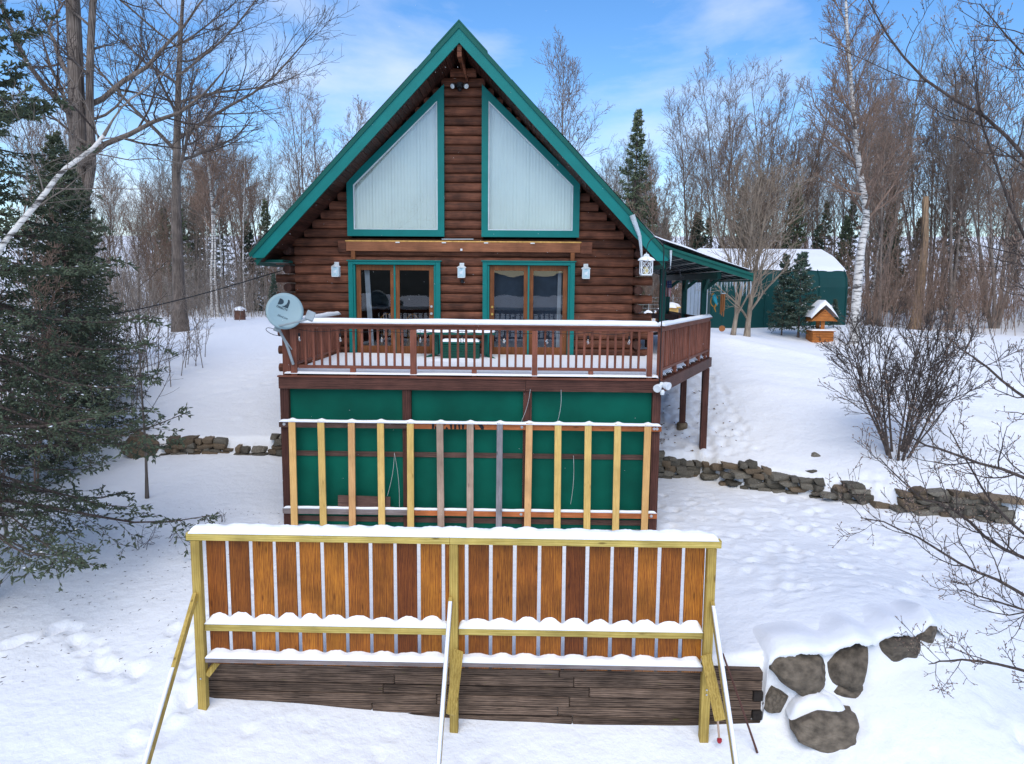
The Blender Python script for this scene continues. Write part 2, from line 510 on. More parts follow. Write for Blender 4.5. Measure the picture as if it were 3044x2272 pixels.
M['header'] = wood('header_board', (0.19, 0.072, 0.034), (0.32, 0.130, 0.062), 'x', 16, 0.6, 0.08, worn=(0.50, 0.24, 0.08), wornamt=0.72)
M['ledge'] = plain('bare_yellow_ledge', (0.62, 0.36, 0.10), 0.7, var=0.35, scale=14)
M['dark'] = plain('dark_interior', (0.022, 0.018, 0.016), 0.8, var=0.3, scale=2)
M['floorwood'] = wood('interior_floor', (0.06, 0.03, 0.015), (0.12, 0.06, 0.03), 'y', 8, 0.4)
M['blind'] = plain('white_vertical_blind', (0.83, 0.89, 0.82), 0.7, var=0.04, scale=2.0)
M['curtain'] = plain('pale_curtain', (0.55, 0.58, 0.62), 0.8, var=0.1)
M['glass'] = glassmat('window_glass', boost=0.10)
M['glassb'] = glassmat('door_glass', boost=0.05)
M['chairwood'] = wood('golden_chair_wood', (0.30, 0.13, 0.03), (0.48, 0.24, 0.07), 'z', 20, 0.4)
M['dish'] = plain('grey_dish_paint', (0.265, 0.375, 0.405), 0.45, var=0.07, scale=3)
M['dishdark'] = plain('dish_print', (0.025, 0.045, 0.06), 0.6, var=0.05)
M['dishgrey'] = plain('grey_dish_metal', (0.30, 0.35, 0.37), 0.5, var=0.2)
M['tablegreen'] = plain('green_table_paint', (0.004, 0.090, 0.070), 0.45, var=0.15)
M['boxgreen'] = plain('green_deck_box', (0.004, 0.062, 0.042), 0.5, var=0.15)
M['bulb'] = glassmat('bulb_glass', tint=(0.9, 0.92, 0.92), boost=0.15)
M['shed'] = plain('green_shelter_fabric', (0.001, 0.050, 0.047), 0.55, var=0.15, scale=1.2, bump=0.1, bscale=3)
M['sheddoor'] = plain('pale_shelter_door', (0.48, 0.55, 0.60), 0.6, var=0.08)
M['well'] = wood('well_wood', (0.28, 0.085, 0.018), (0.52, 0.19, 0.045), 'x', 12, 0.55, 0.12, knots=0.5)
M['bark'] = bark('grey_bark', (0.100, 0.080, 0.068), (0.27, 0.225, 0.19))
M['barkmaple'] = bark('maple_bark', (0.065, 0.050, 0.042), (0.215, 0.175, 0.145), sc=9, bump=0.9)
M['barkdark'] = bark('dark_twig', (0.050, 0.038, 0.033), (0.105, 0.082, 0.070))
M['twig'] = bark('grey_brown_twig', (0.155, 0.125, 0.104), (0.290, 0.245, 0.205))
M['twigred'] = bark('red_brown_twig', (0.165, 0.108, 0.080), (0.290, 0.205, 0.155))
M['tan'] = bark('tan_young_bark', (0.20, 0.155, 0.115), (0.34, 0.275, 0.21))
M['birch'] = birchmat('white_birch_bark')
M['needle'] = plain('spruce_needles', (0.105, 0.132, 0.078), 0.7, var=0.5, scale=2.5, rnd=0.2)
M['needleb'] = plain('blue_spruce_needles', (0.075, 0.112, 0.080), 0.7, var=0.5, scale=2.5, rnd=0.2)
M['barkspruce'] = bark('spruce_bark', (0.055, 0.040, 0.033), (0.13, 0.10, 0.085))
M['leaf'] = plain('dead_leaves', (0.20, 0.12, 0.055), 0.9, var=0.5, scale=20)
M['ice'] = None
mi, ti, bi = newmat('ice')
bi.inputs['Base Color'].default_value = (0.80, 0.88, 0.93, 1)
bi.inputs['Roughness'].default_value = 0.12
bi.inputs['Transmission Weight'].default_value = 0.55
bi.inputs['IOR'].default_value = 1.31
M['ice'] = mi
# ================================================================== GROUND
rs = np.random.RandomState(7)
def tps(ctrl):
    c = np.array(ctrl, float); n = len(c)
    def U(r2): return 0.5*r2*np.log(r2 + 1e-9)
    d2 = ((c[:,None,:2]-c[None,:,:2])**2).sum(-1)
    A = np.zeros((n+3, n+3))
    A[:n,:n] = U(d2) + np.eye(n)*0.15
    A[:n,n] = 1; A[:n,n+1:] = c[:,:2]
    A[n,:n] = 1; A[n+1:,:n] = c[:,:2].T
    wv = np.linalg.solve(A, np.concatenate([c[:,2], [0,0,0]]))
    def f(x, y):
        x = np.asarray(x, float); y = np.asarray(y, float)
        out = wv[n] + wv[n+1]*x + wv[n+2]*y
        for i in range(n):
            out = out + wv[i]*U((x-c[i,0])**2 + (y-c[i,1])**2)
        return out
    return f
fU = tps([(4.8,-0.1,-2.3),(6.1,-0.3,-2.35),(7.5,-1.2,-2.4),(9,-2.2,-2.45),(10.8,-3.1,-2.45),(13,-4.5,-2.5),(5.7,1.6,-1.85),
  (4,2,-1.7),(9.9,-1.4,-2.05),(12,0,-1.6),(9,4,-0.8),(12,5,-0.75),(7,5,-0.75),(8.9,9,0.05),(12.7,11,-0.28),(9.3,14,0.0),(15,14,0.15),
  (14,12,0.1),(20,10,-0.4),(20,0,-1.4),(26,5,-1),(20,20,-0.3),(30,25,0),(25,-8,-2.6),(-4.2,0.3,-2.0),(-5.5,0.2,-2.0),(-7.3,0.2,-2.05),
  (-9,0,-2.2),(-11,-1,-2.6),(-6,5,-1.1),(-10,5,-1.2),(-13.4,14,-0.38),(-8,15,-0.25),(-13,20,-0.12),(-16,30,-0.4),(0,10,-0.4),(0,25,0),
  (0,60,0.5),(-30,40,0),(-25,10,-1),(-20,0,-2.3),(30,60,0.8),(-40,60,0.3),(0,-3,-2.4),(-40,-10,-3),(40,-10,-3)])
fT = tps([(-3.1,-4.2,-2.9),(-4.2,-0.3,-2.5),(-7,-0.3,-2.45),(-9,-1,-2.75),(-11,-3,-3.0),(0,-4,-2.95),(4,-4.2,-2.92),(4.8,-0.4,-2.88),
  (7.5,-1.6,-2.88),(10.8,-3.4,-2.88),(0,-9.4,-2.95),(4.3,-9.4,-2.74),(3.9,-8.9,-2.78),(-2.0,-9.2,-2.96),(-3.2,-9.4,-3.32),(-3.5,-7,-3.08),(-6,-8,-3.3),(-6,-12,-3.7),
  (-10,-8,-3.5),(8,-6,-2.9),(8,-9,-2.9),(12,-6,-3.0),(12,-10,-3.1),(20,-10,-3.2),(-20,-6,-3.4),(-1,-7,-2.95),(3,-7,-2.9),(5.0,-9.1,-2.64),(5.6,-8.9,-2.56),(6.2,-8.6,-2.48),(7.2,-8.2,-2.60)])
fL = tps([(-2.4,-9.8,-3.38),(0.7,-9.8,-3.6),(3.7,-9.8,-3.66),(4.5,-9.8,-3.62),(4.9,-9.9,-3.68),(5.75,-9.55,-3.22),(6.3,-9.4,-3.02),(6.9,-9.3,-2.95),(5.9,-10.2,-3.65),(8,-9.3,-3.4),(10,-9.5,-3.6),
  (-4,-10.5,-3.52),(0.7,-11.5,-3.9),(5,-11.5,-4.1),(-6,-12,-3.8),(9,-12,-4.1),(-10,-9,-3.6),(-3.5,-9.6,-3.38),(15,-10,-3.6),(-6,-8,-3.3),
  (-10,-6,-3.3),(-3.2,-8,-3.2)])
WX = np.array([-40,-11,-9,-4.2,4.5,5.7,6.1,6.5,7.3,7.6,8.7,9.5,10.9,13,40]); WY = np.array([-6,-0.8,0,0,-0.15,0.05,-0.35,-1.0,-1.15,-1.35,-2.0,-2.7,-3.25,-4.2,-14])
BX = np.array([-40,-6,-2.5,3.7,4.0,4.47,5.0,5.7,6.4,8,12,40]); BY = np.array([-9.55,-9.55,-9.52,-9.52,-9.53,-9.53,-9.50,-9.34,-9.17,-8.6,-8.6,-10])
def wall_y(x): return np.interp(x, WX, WY)
def bank_y(x): return np.interp(x, BX, BY)
def sst(t):
    t = np.clip(t, 0, 1); return t*t*(3-2*t)
_k = [(rs.uniform(0, 2*PI), rs.uniform(0.7, 1.4), rs.uniform(0, 2*PI)) for _ in range(14)]
def wob(x, y, f, seed=0):
    o = 0
    for i,(a,s,p) in enumerate(_k):
        o = o + np.sin((x*math.cos(a+seed)+y*math.sin(a+seed))*f*s + p*(seed+1) + 1.7*np.sin((x*math.sin(a)-y*math.cos(a))*f*0.43 + i))
    return o/14.0
dents = []
for i in range(26):     # trail left of the fence
    t = i/25; dents.append((-2.85 + 0.25*math.sin(t*9) + rs.uniform(-.15,.15) - 0.5*t*(t<.5), -6.2 - 4.2*t, rs.uniform(.09,.15), rs.uniform(.05,.09)))
for i in range(30):
    t = i/29; dents.append((-6.0 + 2.6*t + rs.uniform(-.1,.1), -8.6 + 0.5*math.sin(t*5) + rs.uniform(-.12,.12), rs.uniform(.07,.12), rs.uniform(.035,.07)))
for i in range(10):
    dents.append((rs.uniform(-2,1.5), rs.uniform(-10.6,-9.9), rs.uniform(.06,.1), rs.uniform(.02,.04)))
for i in range(16):
    dents.append((rs.uniform(5.0,7.5), rs.uniform(-10.3,-9.5), rs.uniform(.06,.12), rs.uniform(.02,.05)))
for i in range(330):    # trampled terrace
    x = 4.3 + 7.5*rs.beta(1.1,1.7); y = rs.uniform(-8.2, -1.5)
    dents.append((x, y, rs.uniform(.06,.15), rs.uniform(.015,.05)))
for i in range(300):    # under and beside the deck corner
    dents.append((rs.uniform(4.1,7.2), rs.uniform(-0.2,4.5), rs.uniform(.07,.14), rs.uniform(.02,.05)))
for i in range(90):
    dents.append((rs.uniform(-9,-4.3), rs.uniform(1,9), rs.uniform(.1,.2), rs.uniform(.01,.03)))
def ground(x, y, detail=True):
    x = np.asarray(x, float); y = np.asarray(y, float)
    U = fU(x, y)
    far = sst((np.hypot(x, y-10)-55)/60)
    U = U*(1-far) + (0.5 + 0.9*wob(x,y,0.02,2))*far
    T = fT(x, np.maximum(y,-12))
    Lw = fL(x, np.maximum(y,-12))
    Lw = Lw - 0.18*np.maximum(0, -12-y)
    Lw = np.maximum(Lw, -6.0)
    edge = np.maximum(0, np.maximum(-9-x, x-11.2))
    wd = 0.10 + 0.5*edge
    wl = wall_y(x)
    wl2 = wl - 0.09 - 0.07*wob(x*2.1, x*0, 1.9, 3)*(edge < 0.01)
    a = sst((y-wl2+wd)/(2*wd))
    z = T*(1-a) + np.maximum(U, T-0.3)*a
    eb = np.maximum(0, np.maximum(-2.45-x, 0)*0.8 + np.maximum(x-4.6, 0)*0.05 + np.maximum(x-6.5, 0)*0.3)
    wb = 0.07 + eb
    bl = bank_y(x) + 0.05*wob(x*2.3, x*0, 2.2, 5)*(x > 4.6)
    c = sst((y-bl+wb)/(2*wb))
    z = Lw*(1-c) + z*c
    z = z + 0.05*wob(x,y,1.1,1)*sst((np.abs(y+9.5)-0.3)/1.0) + 0.10*wob(x,y,0.35,3)*sst((y+2)/6)
    if detail:
        z = z + 0.012*wob(x,y,5.0,4) + 0.03*wob(x,y,3.3,9)*np.exp(-((x-5.6)/1.3)**2-((y+8.9)/0.7)**2)
        # plough banks and tyre ruts on the drive
        dr = y - (4.3 - 0.62*(x-9.0))
        on = sst((x-7)/1.5)*sst((26-x)/4)
        z = z + on*(0.10*np.exp(-((dr-3.0)/0.5)**2)*(1+0.8*wob(x,y,4,5)) + 0.06*np.exp(-((dr+1.7)/0.4)**2)*(1+0.9*wob(x,y,4,6)))
        z = z - on*0.025*(np.exp(-((dr-1.4)/0.28)**2) + np.exp(-((dr+0.3)/0.28)**2))
        sl_ = sst((x-3.9)/.4)*sst((10.5-x)/3)*sst((y-wl-0.1)/.5)*sst((7-y)/3)
        z = z + sl_*(0.030*wob(x,y,4.6,11) + 0.022*wob(x,y,9.5,12) + 0.010*wob(x,y,19.0,13))
        # ridged drag marks on the terrace
        tr = sst((x-4.4)/.5)*sst((11.5-x)/1.5)*sst((y+8.4)/.8)*sst((wl-0.3-y)/.6)
        z = z + tr*(0.036*wob(x*0.5,y*1.4,3.6,7) + 0.022*wob(x*0.7,y*1.3,8.0,8) + 0.012*wob(x,y,17.0,9))
        for dx,dy,r,h in dents:
            q = ((x-dx)**2 + ((y-dy)*0.8)**2)/(r*r)
            k = q < 9
            if k.any():
                z[k] += -h*np.exp(-q[k]) + 0.35*h*np.exp(-((np.sqrt(q[k])-1.5)/0.4)**2)
    return z
def gz(x, y):
    return float(ground(np.array([float(x)]), np.array([float(y)]), False)[0])

gx = np.unique(np.concatenate([np.linspace(-600,-60,14), np.linspace(-60,-14,40), np.linspace(-14,-7,55), np.linspace(-7,12.5,300), np.linspace(12.5,20,50), np.linspace(20,60,45), np.linspace(60,600,14)]))
gy = np.unique(np.concatenate([np.linspace(-600,-60,10), np.linspace(-60,-13,25), np.linspace(-13,-7.6,110), np.linspace(-7.6,1.5,130), np.linspace(1.5,10,80), np.linspace(10,40,70), np.linspace(40,90,20), np.linspace(90,900,14)]))
GX, GY = np.meshgrid(gx, gy)
GZ = ground(GX.ravel(), GY.ravel())
nx, ny = len(gx), len(gy)
ii = np.arange(nx*ny).reshape(ny, nx)
gf = np.stack([ii[:-1,:-1], ii[:-1,1:], ii[1:,1:], ii[1:,:-1]], -1).reshape(-1,4)
npobj('ground', np.stack([GX.ravel(), GY.ravel(), GZ], -1), [gf], M['ground'], smooth=True, kind='structure', label='snow covered ground sloping down in terraces from the woods', cat='ground')

# far wooded hills across the lake, behind the camera (seen only mirrored in the panes)
hx = np.linspace(-900, 900, 90)
hz = -6 + 34*np.abs(wob(hx, hx*0, 0.006, 1)) + 16 + 5*wob(hx, hx*0, 0.05, 2)
V = np.concatenate([np.stack([hx, np.full(90,-560.0), np.full(90,-7.0)],-1), np.stack([hx, np.full(90,-640.0), hz],-1), np.stack([hx, np.full(90,-900.0), np.full(90,-7.0)],-1)])
i = np.arange(89)
npobj('hills', V, [np.stack([i, i+1, i+91, i+90],-1), np.stack([i+90, i+91, i+181, i+180],-1)], plain('wooded_hill', (0.05,0.06,0.055), 0.9, var=0.4, scale=0.05), kind='structure', label='low wooded hills across the frozen lake', cat='hills')

# ================================================================== SNOW strips
def snow_strip(name, pts, w, h, label, side=None, seed=0, n=None, k=7, end=0.06, amp=0.25, freq=5.0, over=0.0, parent=None):
    """rounded snow lying along a polyline: w width (or fn of s), h height (or fn of s)"""
    P = np.array(pts, float)
    seg = np.linalg.norm(np.diff(P, axis=0), axis=1); cum = np.concatenate([[0], np.cumsum(seg)]); Lg = cum[-1]
    n = n or max(8, int(Lg/0.04))
    s = np.linspace(0, Lg, n)
    c = np.stack([np.interp(s, cum, P[:,j]) for j in range(3)], -1)
    t = nrm(np.gradient(c, axis=0))
    sd = nrm(np.cross(t, np.array([0,0,1.0]))) if side is None else np.tile(np.array(side, float), (n,1))
    ww = np.array([w(q) for q in s]) if callable(w) else np.full(n, w)
    hh = np.array([h(q) for q in s]) if callable(h) else np.full(n, h)
    taper = np.clip(np.minimum(s, Lg-s)/end, 0, 1)**0.5
    hh = hh*(1 + amp*wob(s*1.0+seed*3.1, s*0+seed, freq, 1) + 0.5*amp*wob(s+seed, s*0+1, freq*3.3, 2))*np.maximum(taper, 0.05)
    u = np.linspace(-1, 1, k)
    prof = np.maximum(0, 1-np.abs(u)**3.2)
    V = []
    for j in range(k):
        off = sd*(ww*0.5*u[j]*(1 + 0.06*wob(s*2+seed+j, s*0, 6, 3)))[:,None]
        q = c + off; q[:,2] += hh*prof[j] - (over if abs(u[j]) > .99 else 0)
        V.append(q)
    V = np.stack(V, 1)
    bot = c.copy(); bot[:,2] -= 0.005
    idx = np.arange(n*k).reshape(n,k)
    f = np.stack([idx[:-1,:-1], idx[:-1,1:], idx[1:,1:], idx[1:,:-1]], -1).reshape(-1,4)
    f2 = np.stack([idx[:-1,0], idx[1:,0], idx[1:,-1], idx[:-1,-1]], -1)
    return npobj(name, V.reshape(-1,3), [f, f2, idx[:1], idx[-1:]], M['snow'], parent, smooth=True, label=label, cat='snow', kind='stuff') if not parent else npobj(name, V.reshape(-1,3), [f, f2], M['snow'], parent, smooth=True)

def snow_sheet(name, poly_fn, x0, x1, y0, y1, z, h, label, nx=80, ny=40, seed=0, amp=0.02, f=3.0):
    X, Y = np.meshgrid(np.linspace(x0,x1,nx), np.linspace(y0,y1,ny))
    d = poly_fn(X, Y)                      # distance inside, <=0 outside
    hh = h*np.sqrt(np.clip(d/0.08, 0, 1)) + amp*wob(X,Y,f,seed)*np.clip(d/0.1,0,1)
    idx = np.arange(nx*ny).reshape(ny,nx)
    fc = np.stack([idx[:-1,:-1], idx[:-1,1:], idx[1:,1:], idx[1:,:-1]], -1).reshape(-1,4)
    dv = d.ravel()
    fc = fc[(dv[fc] > -0.001).all(1)]
    return npobj(name, np.stack([X.ravel(), Y.ravel(), z+hh.ravel()],-1), [fc], M['snow'], None, smooth=True, label=label, cat='snow', kind='stuff')

# ================================================================== LOG CABIN
cabin = thing('log_cabin', (0, 4.5, 0), 'brown log cabin with steep teal-trimmed gable and two tall trapezoid windows', 'cabin')
PK, SL, OV = 6.94, 1.05, -1.1          # soffit line at the peak, roof slope, overhang plane
CH = 0.2165                            # log course height
rnd = random.Random(3)
doors = [(-2.72,-0.56), (0.49,2.64)]
def roof_half(z): return (PK - 0.02 - z)/SL
def solid(z0, z1):
    zm = (z0+z1)/2
    hw = min(4.05, roof_half(zm))
    iv = [(-hw, hw)] if hw > 0.08 else []
    cut = []
    if zm < 2.24: cut += doors
    if 2.87 < zm < 6.28:
        for sg in (-1, 1):
            xa, xb = 0.47, min(2.70, 0.45 + (6.28-zm)/0.975)
            cut.append((-xb,-xa) if sg < 0 else (xa,xb))
    for a,b in cut:
        nv = []
        for p,q in iv:
            if b <= p or a >= q: nv.append((p,q)); continue
            if a > p: nv.append((p,a))
            if b < q: nv.append((b,q))
        iv = nv
    return iv
def log_mb(x0, x1, z0, z1, y=0.0, rr=0.115, jit=0.0):
    prof = []
    zc = (z0+z1)/2; h = (z1-z0)/2 - 0.002
    for q in np.linspace(-PI/2, PI/2, 11):
        prof.append((y + 0.03 - (0.03+0.052)*math.cos(q)**0.62 - jit if abs(math.cos(q))>1e-6 else y+0.03, zc + h*math.sin(q)))
    prof += [(y+0.2, z1-0.002), (y+0.2, z0+0.002)]
    return MB().prism([(x0, a, b) for a,b in prof], (x1-x0,0,0))
zc = -0.65; course = 0
while zc < PK - 0.25:
    for a,b in solid(zc, zc+CH):
        if b-a < 0.05: continue
        # long courses are made of more than one log
        cuts = [a, b]
        if b-a > 4.5 and course % 2: cuts = [a, a+(b-a)*rnd.uniform(.35,.65), b]
        for p,q in zip(cuts[:-1], cuts[1:]):
            log_mb(p+0.001, q-0.001, zc, zc+CH, jit=rnd.uniform(-.008,.010)).build('log', M['log'], cabin, smooth=False)
    # crossing corner logs
    if zc < 2.75:
        for sg in (-1,1):
            zz = zc+CH/2
            if course % 2 == 0:   # butt end of the side-wall log, seen end on
                k = 16; r = CH/2-0.006
                prof = [(0.001,-0.30),(r*0.9,-0.30),(r,-0.285),(r,0.1)]
                MB().lathe((sg*4.16, 0, zz), prof, k, (0,1,0)).build('log_end', M['logend'], cabin)
                MB().lathe((sg*4.16, 0.1, zz), [(r,0),(r,8.8)], 12, (0,1,0)).build('side_log', M['log'], cabin)
            else:                 # front log runs past the corner
                xx0, xx1 = (4.0, 4.52) if sg > 0 else (-4.52, -4.0)
                MB().lathe((xx0, 0.06, zz), [(CH/2-0.006,0),(CH/2-0.006,xx1-xx0)], 16, (1,0,0)).build('log_end', M['log'], cabin)
                MB().lathe((sg*4.16, 0.15, zz), [(CH/2-0.01,0),(CH/2-0.01,8.7)], 12, (0,1,0)).build('side_log', M['log'], cabin)
    zc += CH; course += 1
# side and back walls behind the logs, floor, dark room
MB().box(-4.15,4.15,8.9,9.05,-0.7,3.0).prism([(-4.15,9.05,3.0),(4.15,9.05,3.0),(0,9.05,PK)],(0,-0.1,0)).build('back_wall', M['log'], cabin)
for sg in (-1,1):
    MB().box(sg*4.1-0.05,sg*4.1+0.05,0.3,8.9,-0.7,2.7,0).build('side_wall', M['log'], cabin)
MB().box(-4.04,4.04,0.21,8.88,-0.12,-0.02,0).build('floor', M['floorwood'], cabin)
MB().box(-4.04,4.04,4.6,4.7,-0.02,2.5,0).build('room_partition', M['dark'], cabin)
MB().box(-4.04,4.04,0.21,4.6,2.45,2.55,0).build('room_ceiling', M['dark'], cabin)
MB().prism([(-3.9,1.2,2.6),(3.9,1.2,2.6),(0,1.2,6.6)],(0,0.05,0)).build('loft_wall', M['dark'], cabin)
# roof
def rz(x): return PK - SL*abs(x)
for sg in (-1,1):
    th = 0.36
    xe = 4.62
    MB().prism([(0,OV+0.05,PK+0.03),(sg*xe,OV+0.05,rz(xe)+0.03),(sg*xe,OV+0.05,rz(xe)+th),(0,OV+0.05,PK+th)], (0,10.9,0)).build('roof_slab', M['metalgreen'], cabin)
    # soffit boards under the overhang, run across it
    nb = 46
    for j in range(nb):
        xa, xb = 0.03 + (xe-0.12)*j/nb, 0.03 + (xe-0.12)*(j+1)/nb - 0.008
        MB().prism([(sg*xa,OV+0.055,rz(xa)+0.028),(sg*xb,OV+0.055,rz(xb)+0.028),(sg*xb,OV+0.055,rz(xb)+0.008),(sg*xa,OV+0.055,rz(xa)+0.008)], (0,1.3,0)).build('soffit_board', M['sof'], cabin)
    # rake fascia: tall board plus drip edge lip
    f = MB().prism([(0,OV,PK),(sg*4.43,OV,rz(4.43)),(sg*4.68,OV,rz(4.43)),(sg*4.72,OV,rz(4.72)+0.42),(0,OV,PK+0.40)], (0,0.05,0))
    fo = f.build('fascia', M['teal'], cabin)
    MB().prism([(0,OV-0.025,PK+0.30),(sg*4.73,OV-0.025,rz(4.73)+0.32),(sg*4.76,OV-0.025,rz(4.76)+0.44),(0,OV-0.025,PK+0.43)], (0,0.03,0)).build('drip_edge', M['metalgreen'], cabin)
    for q in range(6):      # standing ribs of the metal roof
        yq = OV + 0.9 + q*1.8
        MB().beam((sg*0.15,yq,rz(.15)+th+.01),(sg*4.6,yq,rz(4.6)+th+.01),0.04,0.03,b=0).build('roof_rib', M['metalgreen'], cabin)
    # ridge cap wings
    MB().prism([(0,OV-0.035,PK+0.47),(sg*0.62*(1 if sg<0 else 1.0),OV-0.035,rz(.62)+0.47),(sg*0.62,OV-0.035,rz(.62)+0.43),(0,OV-0.035,PK+0.43)], (0,10.9,0)).build('ridge_cap', M['metalgreen'], cabin)
    MB().beam((sg*4.16,OV+0.1,rz(4.16)-0.0),(sg*4.16,9,rz(4.16)-0.0),0.1,0.12).build('wall_plate', M['sof'], cabin)
MB().box(-0.05,0.05,OV+0.06,0.1,PK-0.28,PK-0.02).build('ridge_beam', M['log'], cabin)
MB().beam((0,OV+0.25,PK-0.10),(0.10,-0.1,PK-0.55),0.05,0.07).build('beam_strut', M['log'], cabin)
# header board with bare ledge
hb = MB().box(-2.78,2.78,-0.145,-0.105,2.50,2.72).build('header_board', M['header'], cabin)
MB().box(-2.98,-2.785,-0.125,-0.10,2.47,2.74).build('header_end', M['log'], cabin)
MB().box(2.785,3.06,-0.125,-0.10,2.47,2.74).build('header_end', M['log'], cabin)
MB().box(-2.80,2.80,-0.149,-0.105,2.722,2.752).build('header_ledge', M['ledge'], cabin)
for xk in (-1.55,-0.45,0.55,1.65):
    MB().box(xk-0.05,xk+0.05,-0.165,-0.150,2.695,2.72,0.002).build('white_clip', M['white'], cabin)
MB().box(-0.06,-0.01,-0.17,-0.147,2.52,2.57,0.004).build('sensor', M['white'], cabin)
for xk in (-2.62, 2.60):
    MB().box(xk-0.05,xk+0.05,-0.14,-0.10,2.30,2.498).build('header_block', M['doorwood'], cabin)
MB().beam((-0.5,-0.15,2.79),(0.25,-0.15,2.795),0.012,0.016,b=0).build('rod', M['chrome'], cabin)

# tall gable windows
def shrink(pts, d):
    c = []
    n = len(pts)
    for i in range(n):
        p0, p1, p2 = [np.array(pts[j % n], float) for j in (i-1, i, i+1)]
        e1 = (p1-p0)/np.linalg.norm(p1-p0); e2 = (p2-p1)/np.linalg.norm(p2-p1)
        n1_ = np.array([-e1[1], e1[0]]); n2_ = np.array([-e2[1], e2[0]])
        k = (n1_+n2_)/(1+n1_.dot(n2_))
        c.append(p1 + k*d)
    return c
for sg in (-1,1):
    wn = bpy.data.objects.new('gable_window', None); link(wn, cabin); ORG[wn.name] = org(cabin)
    out = [(0.44,2.85),(2.74,2.85),(2.74,4.10),(0.44,6.31)]
    out = [(sg*x,z) for x,z in out]
    if sg < 0: out = out[::-1]
    inn = shrink(out, 0.155); gl = shrink(out, 0.175)
    for i in range(4):
        j = (i+1) % 4
        MB().prism([(out[i][0],-0.165,out[i][1]),(out[j][0],-0.165,out[j][1]),(inn[j][0],-0.165,inn[j][1]),(inn[i][0],-0.165,inn[i][1])], (0,0.12,0)).build('trim_board', M['teal'], wn)
        MB().prism([(inn[i][0],-0.15,inn[i][1]),(inn[j][0],-0.15,inn[j][1]),(gl[j][0],-0.15,gl[j][1]),(gl[i][0],-0.15,gl[i][1])], (0,0.08,0)).build('sash', M['lampwhite'], wn)
    MB().poly([(x,-0.115,z) for x,z in inn], [(0,1,2,3)]).build('pane', M['glass'], wn)
    # vertical blind slats, each cut to the slope
    nsl = 27
    for j in range(nsl):
        xa = 0.58 + 2.06*j/nsl; xb = xa + 2.06/nsl*1.12
        za = lambda x: 6.31-(x-0.44)*(2.21/2.30) - 0.10
        tw = 0.004 + 0.009*rnd.random()**2
        MB().poly([(sg*xa,0.02,2.95),(sg*(xa+xb)/2,0.02-tw*0.6,2.95),(sg*xb,0.02+tw,2.95),(sg*xb,0.02+tw,min(za(xb),6.2)),(sg*(xa+xb)/2,0.02-tw*.6,min(za((xa+xb)/2),6.2)),(sg*xa,0.02,min(za(xa),6.2))], [(0,1,4,5),(1,2,3,4)]).build('blind_slat', M['blind'], wn)
    MB().beam((sg*0.58,0.0,6.02),(sg*2.66,0.0,4.02),0.06,0.05).build('head_rail', M['white'], wn)

# sliding doors
def sliding(x0, x1, z1, handle_x, side):
    d = bpy.data.objects.new('sliding_door', None); link(d, cabin); ORG[d.name] = org(cabin)
    t = 0.11
    MB().box(x0,x0+t,-0.16,-0.04,0.0,z1).build('trim_board', M['teal'], d)
    MB().box(x1-t,x1,-0.16,-0.04,0.0,z1).build('trim_board', M['teal'], d)
    MB().box(x0+t+.001,x1-t-.001,-0.16,-0.04,z1-0.075,z1).build('trim_board', M['teal'], d)
    MB().box(x0-0.03,x1+0.03,-0.185,-0.03,z1+0.002,z1+0.03).build('drip_cap', M['teal'], d)
    for a in (x0+t, x1-t-0.05):
        MB().box(a+.001,a+0.049,-0.13,0.05,0.0,z1-0.08).build('jamb', M['teal'], d)
    a, b = x0+t+0.05, x1-t-0.05
    mid = (a+b)/2
    for q,(p0,p1) in enumerate(((a,mid),(mid,b))):
        yy = -0.06 if (q == 0) == (side == 'r') else -0.02
        pn = bpy.data.objects.new('door_panel', None); link(pn, d); ORG[pn.name] = org(cabin)
        # keep to three levels: stiles and pane are pieces of the door itself
        bpy.data.objects.remove(pn)
        st = 0.115
        zt = z1-0.085
        for (u0,u1,v0,v1) in ((p0+.004,p0+st,0.03,zt),(p1-st,p1-.004,0.03,zt)):
            MB().box(u0,u1,yy-0.02,yy+0.02,v0,v1).build('stile', M['doorwood'], d)
        MB().box(p0+st+.001,p1-st-.001,yy-0.02,yy+0.02,zt-0.12,zt).build('door_rail', M['doorwood'], d)
        MB().box(p0+st+.001,p1-st-.001,yy-0.02,yy+0.02,0.03,0.24).build('door_rail', M['doorwood'], d)
        MB().poly([(p0+st,yy,0.24),(p1-st,yy,0.24),(p1-st,yy,zt-0.12),(p0+st,yy,zt-0.12)], [(0,1,2,3)]).build('pane', M['glassb'], d)
    MB().box(mid-0.022,mid+0.022,-0.11,-0.085,0.0,z1-0.08).build('centre_strip', M['teal'], d)
    MB().box(x0+t+.05,x1-t-.05,-0.13,0.0,-0.02,0.028).build('sill', M['doorwood'], d)
    MB().lathe((handle_x,-0.085,1.03),[(0.001,-0.05),(0.03,-0.05),(0.03,-0.02),(0.018,-0.015),(0.018,0)],12,(0,1,0)).build('knob', M['brass'] if side == 'r' else M['chrome'], d)
    MB().lathe((handle_x,-0.085,1.20),[(0.001,-0.02),(0.028,-0.02),(0.03,0)],12,(0,1,0)).build('deadbolt', M['brass'] if side == 'r' else M['chrome'], d)
    return d
d1 = sliding(-2.74,-0.54,2.26,-0.76,'l'); tag(d1, label='left sliding door with dark room and chairs behind it')
d2 = sliding(0.47,2.66,2.27,0.70,'r'); tag(d2, label='right sliding door mirroring blue sky')
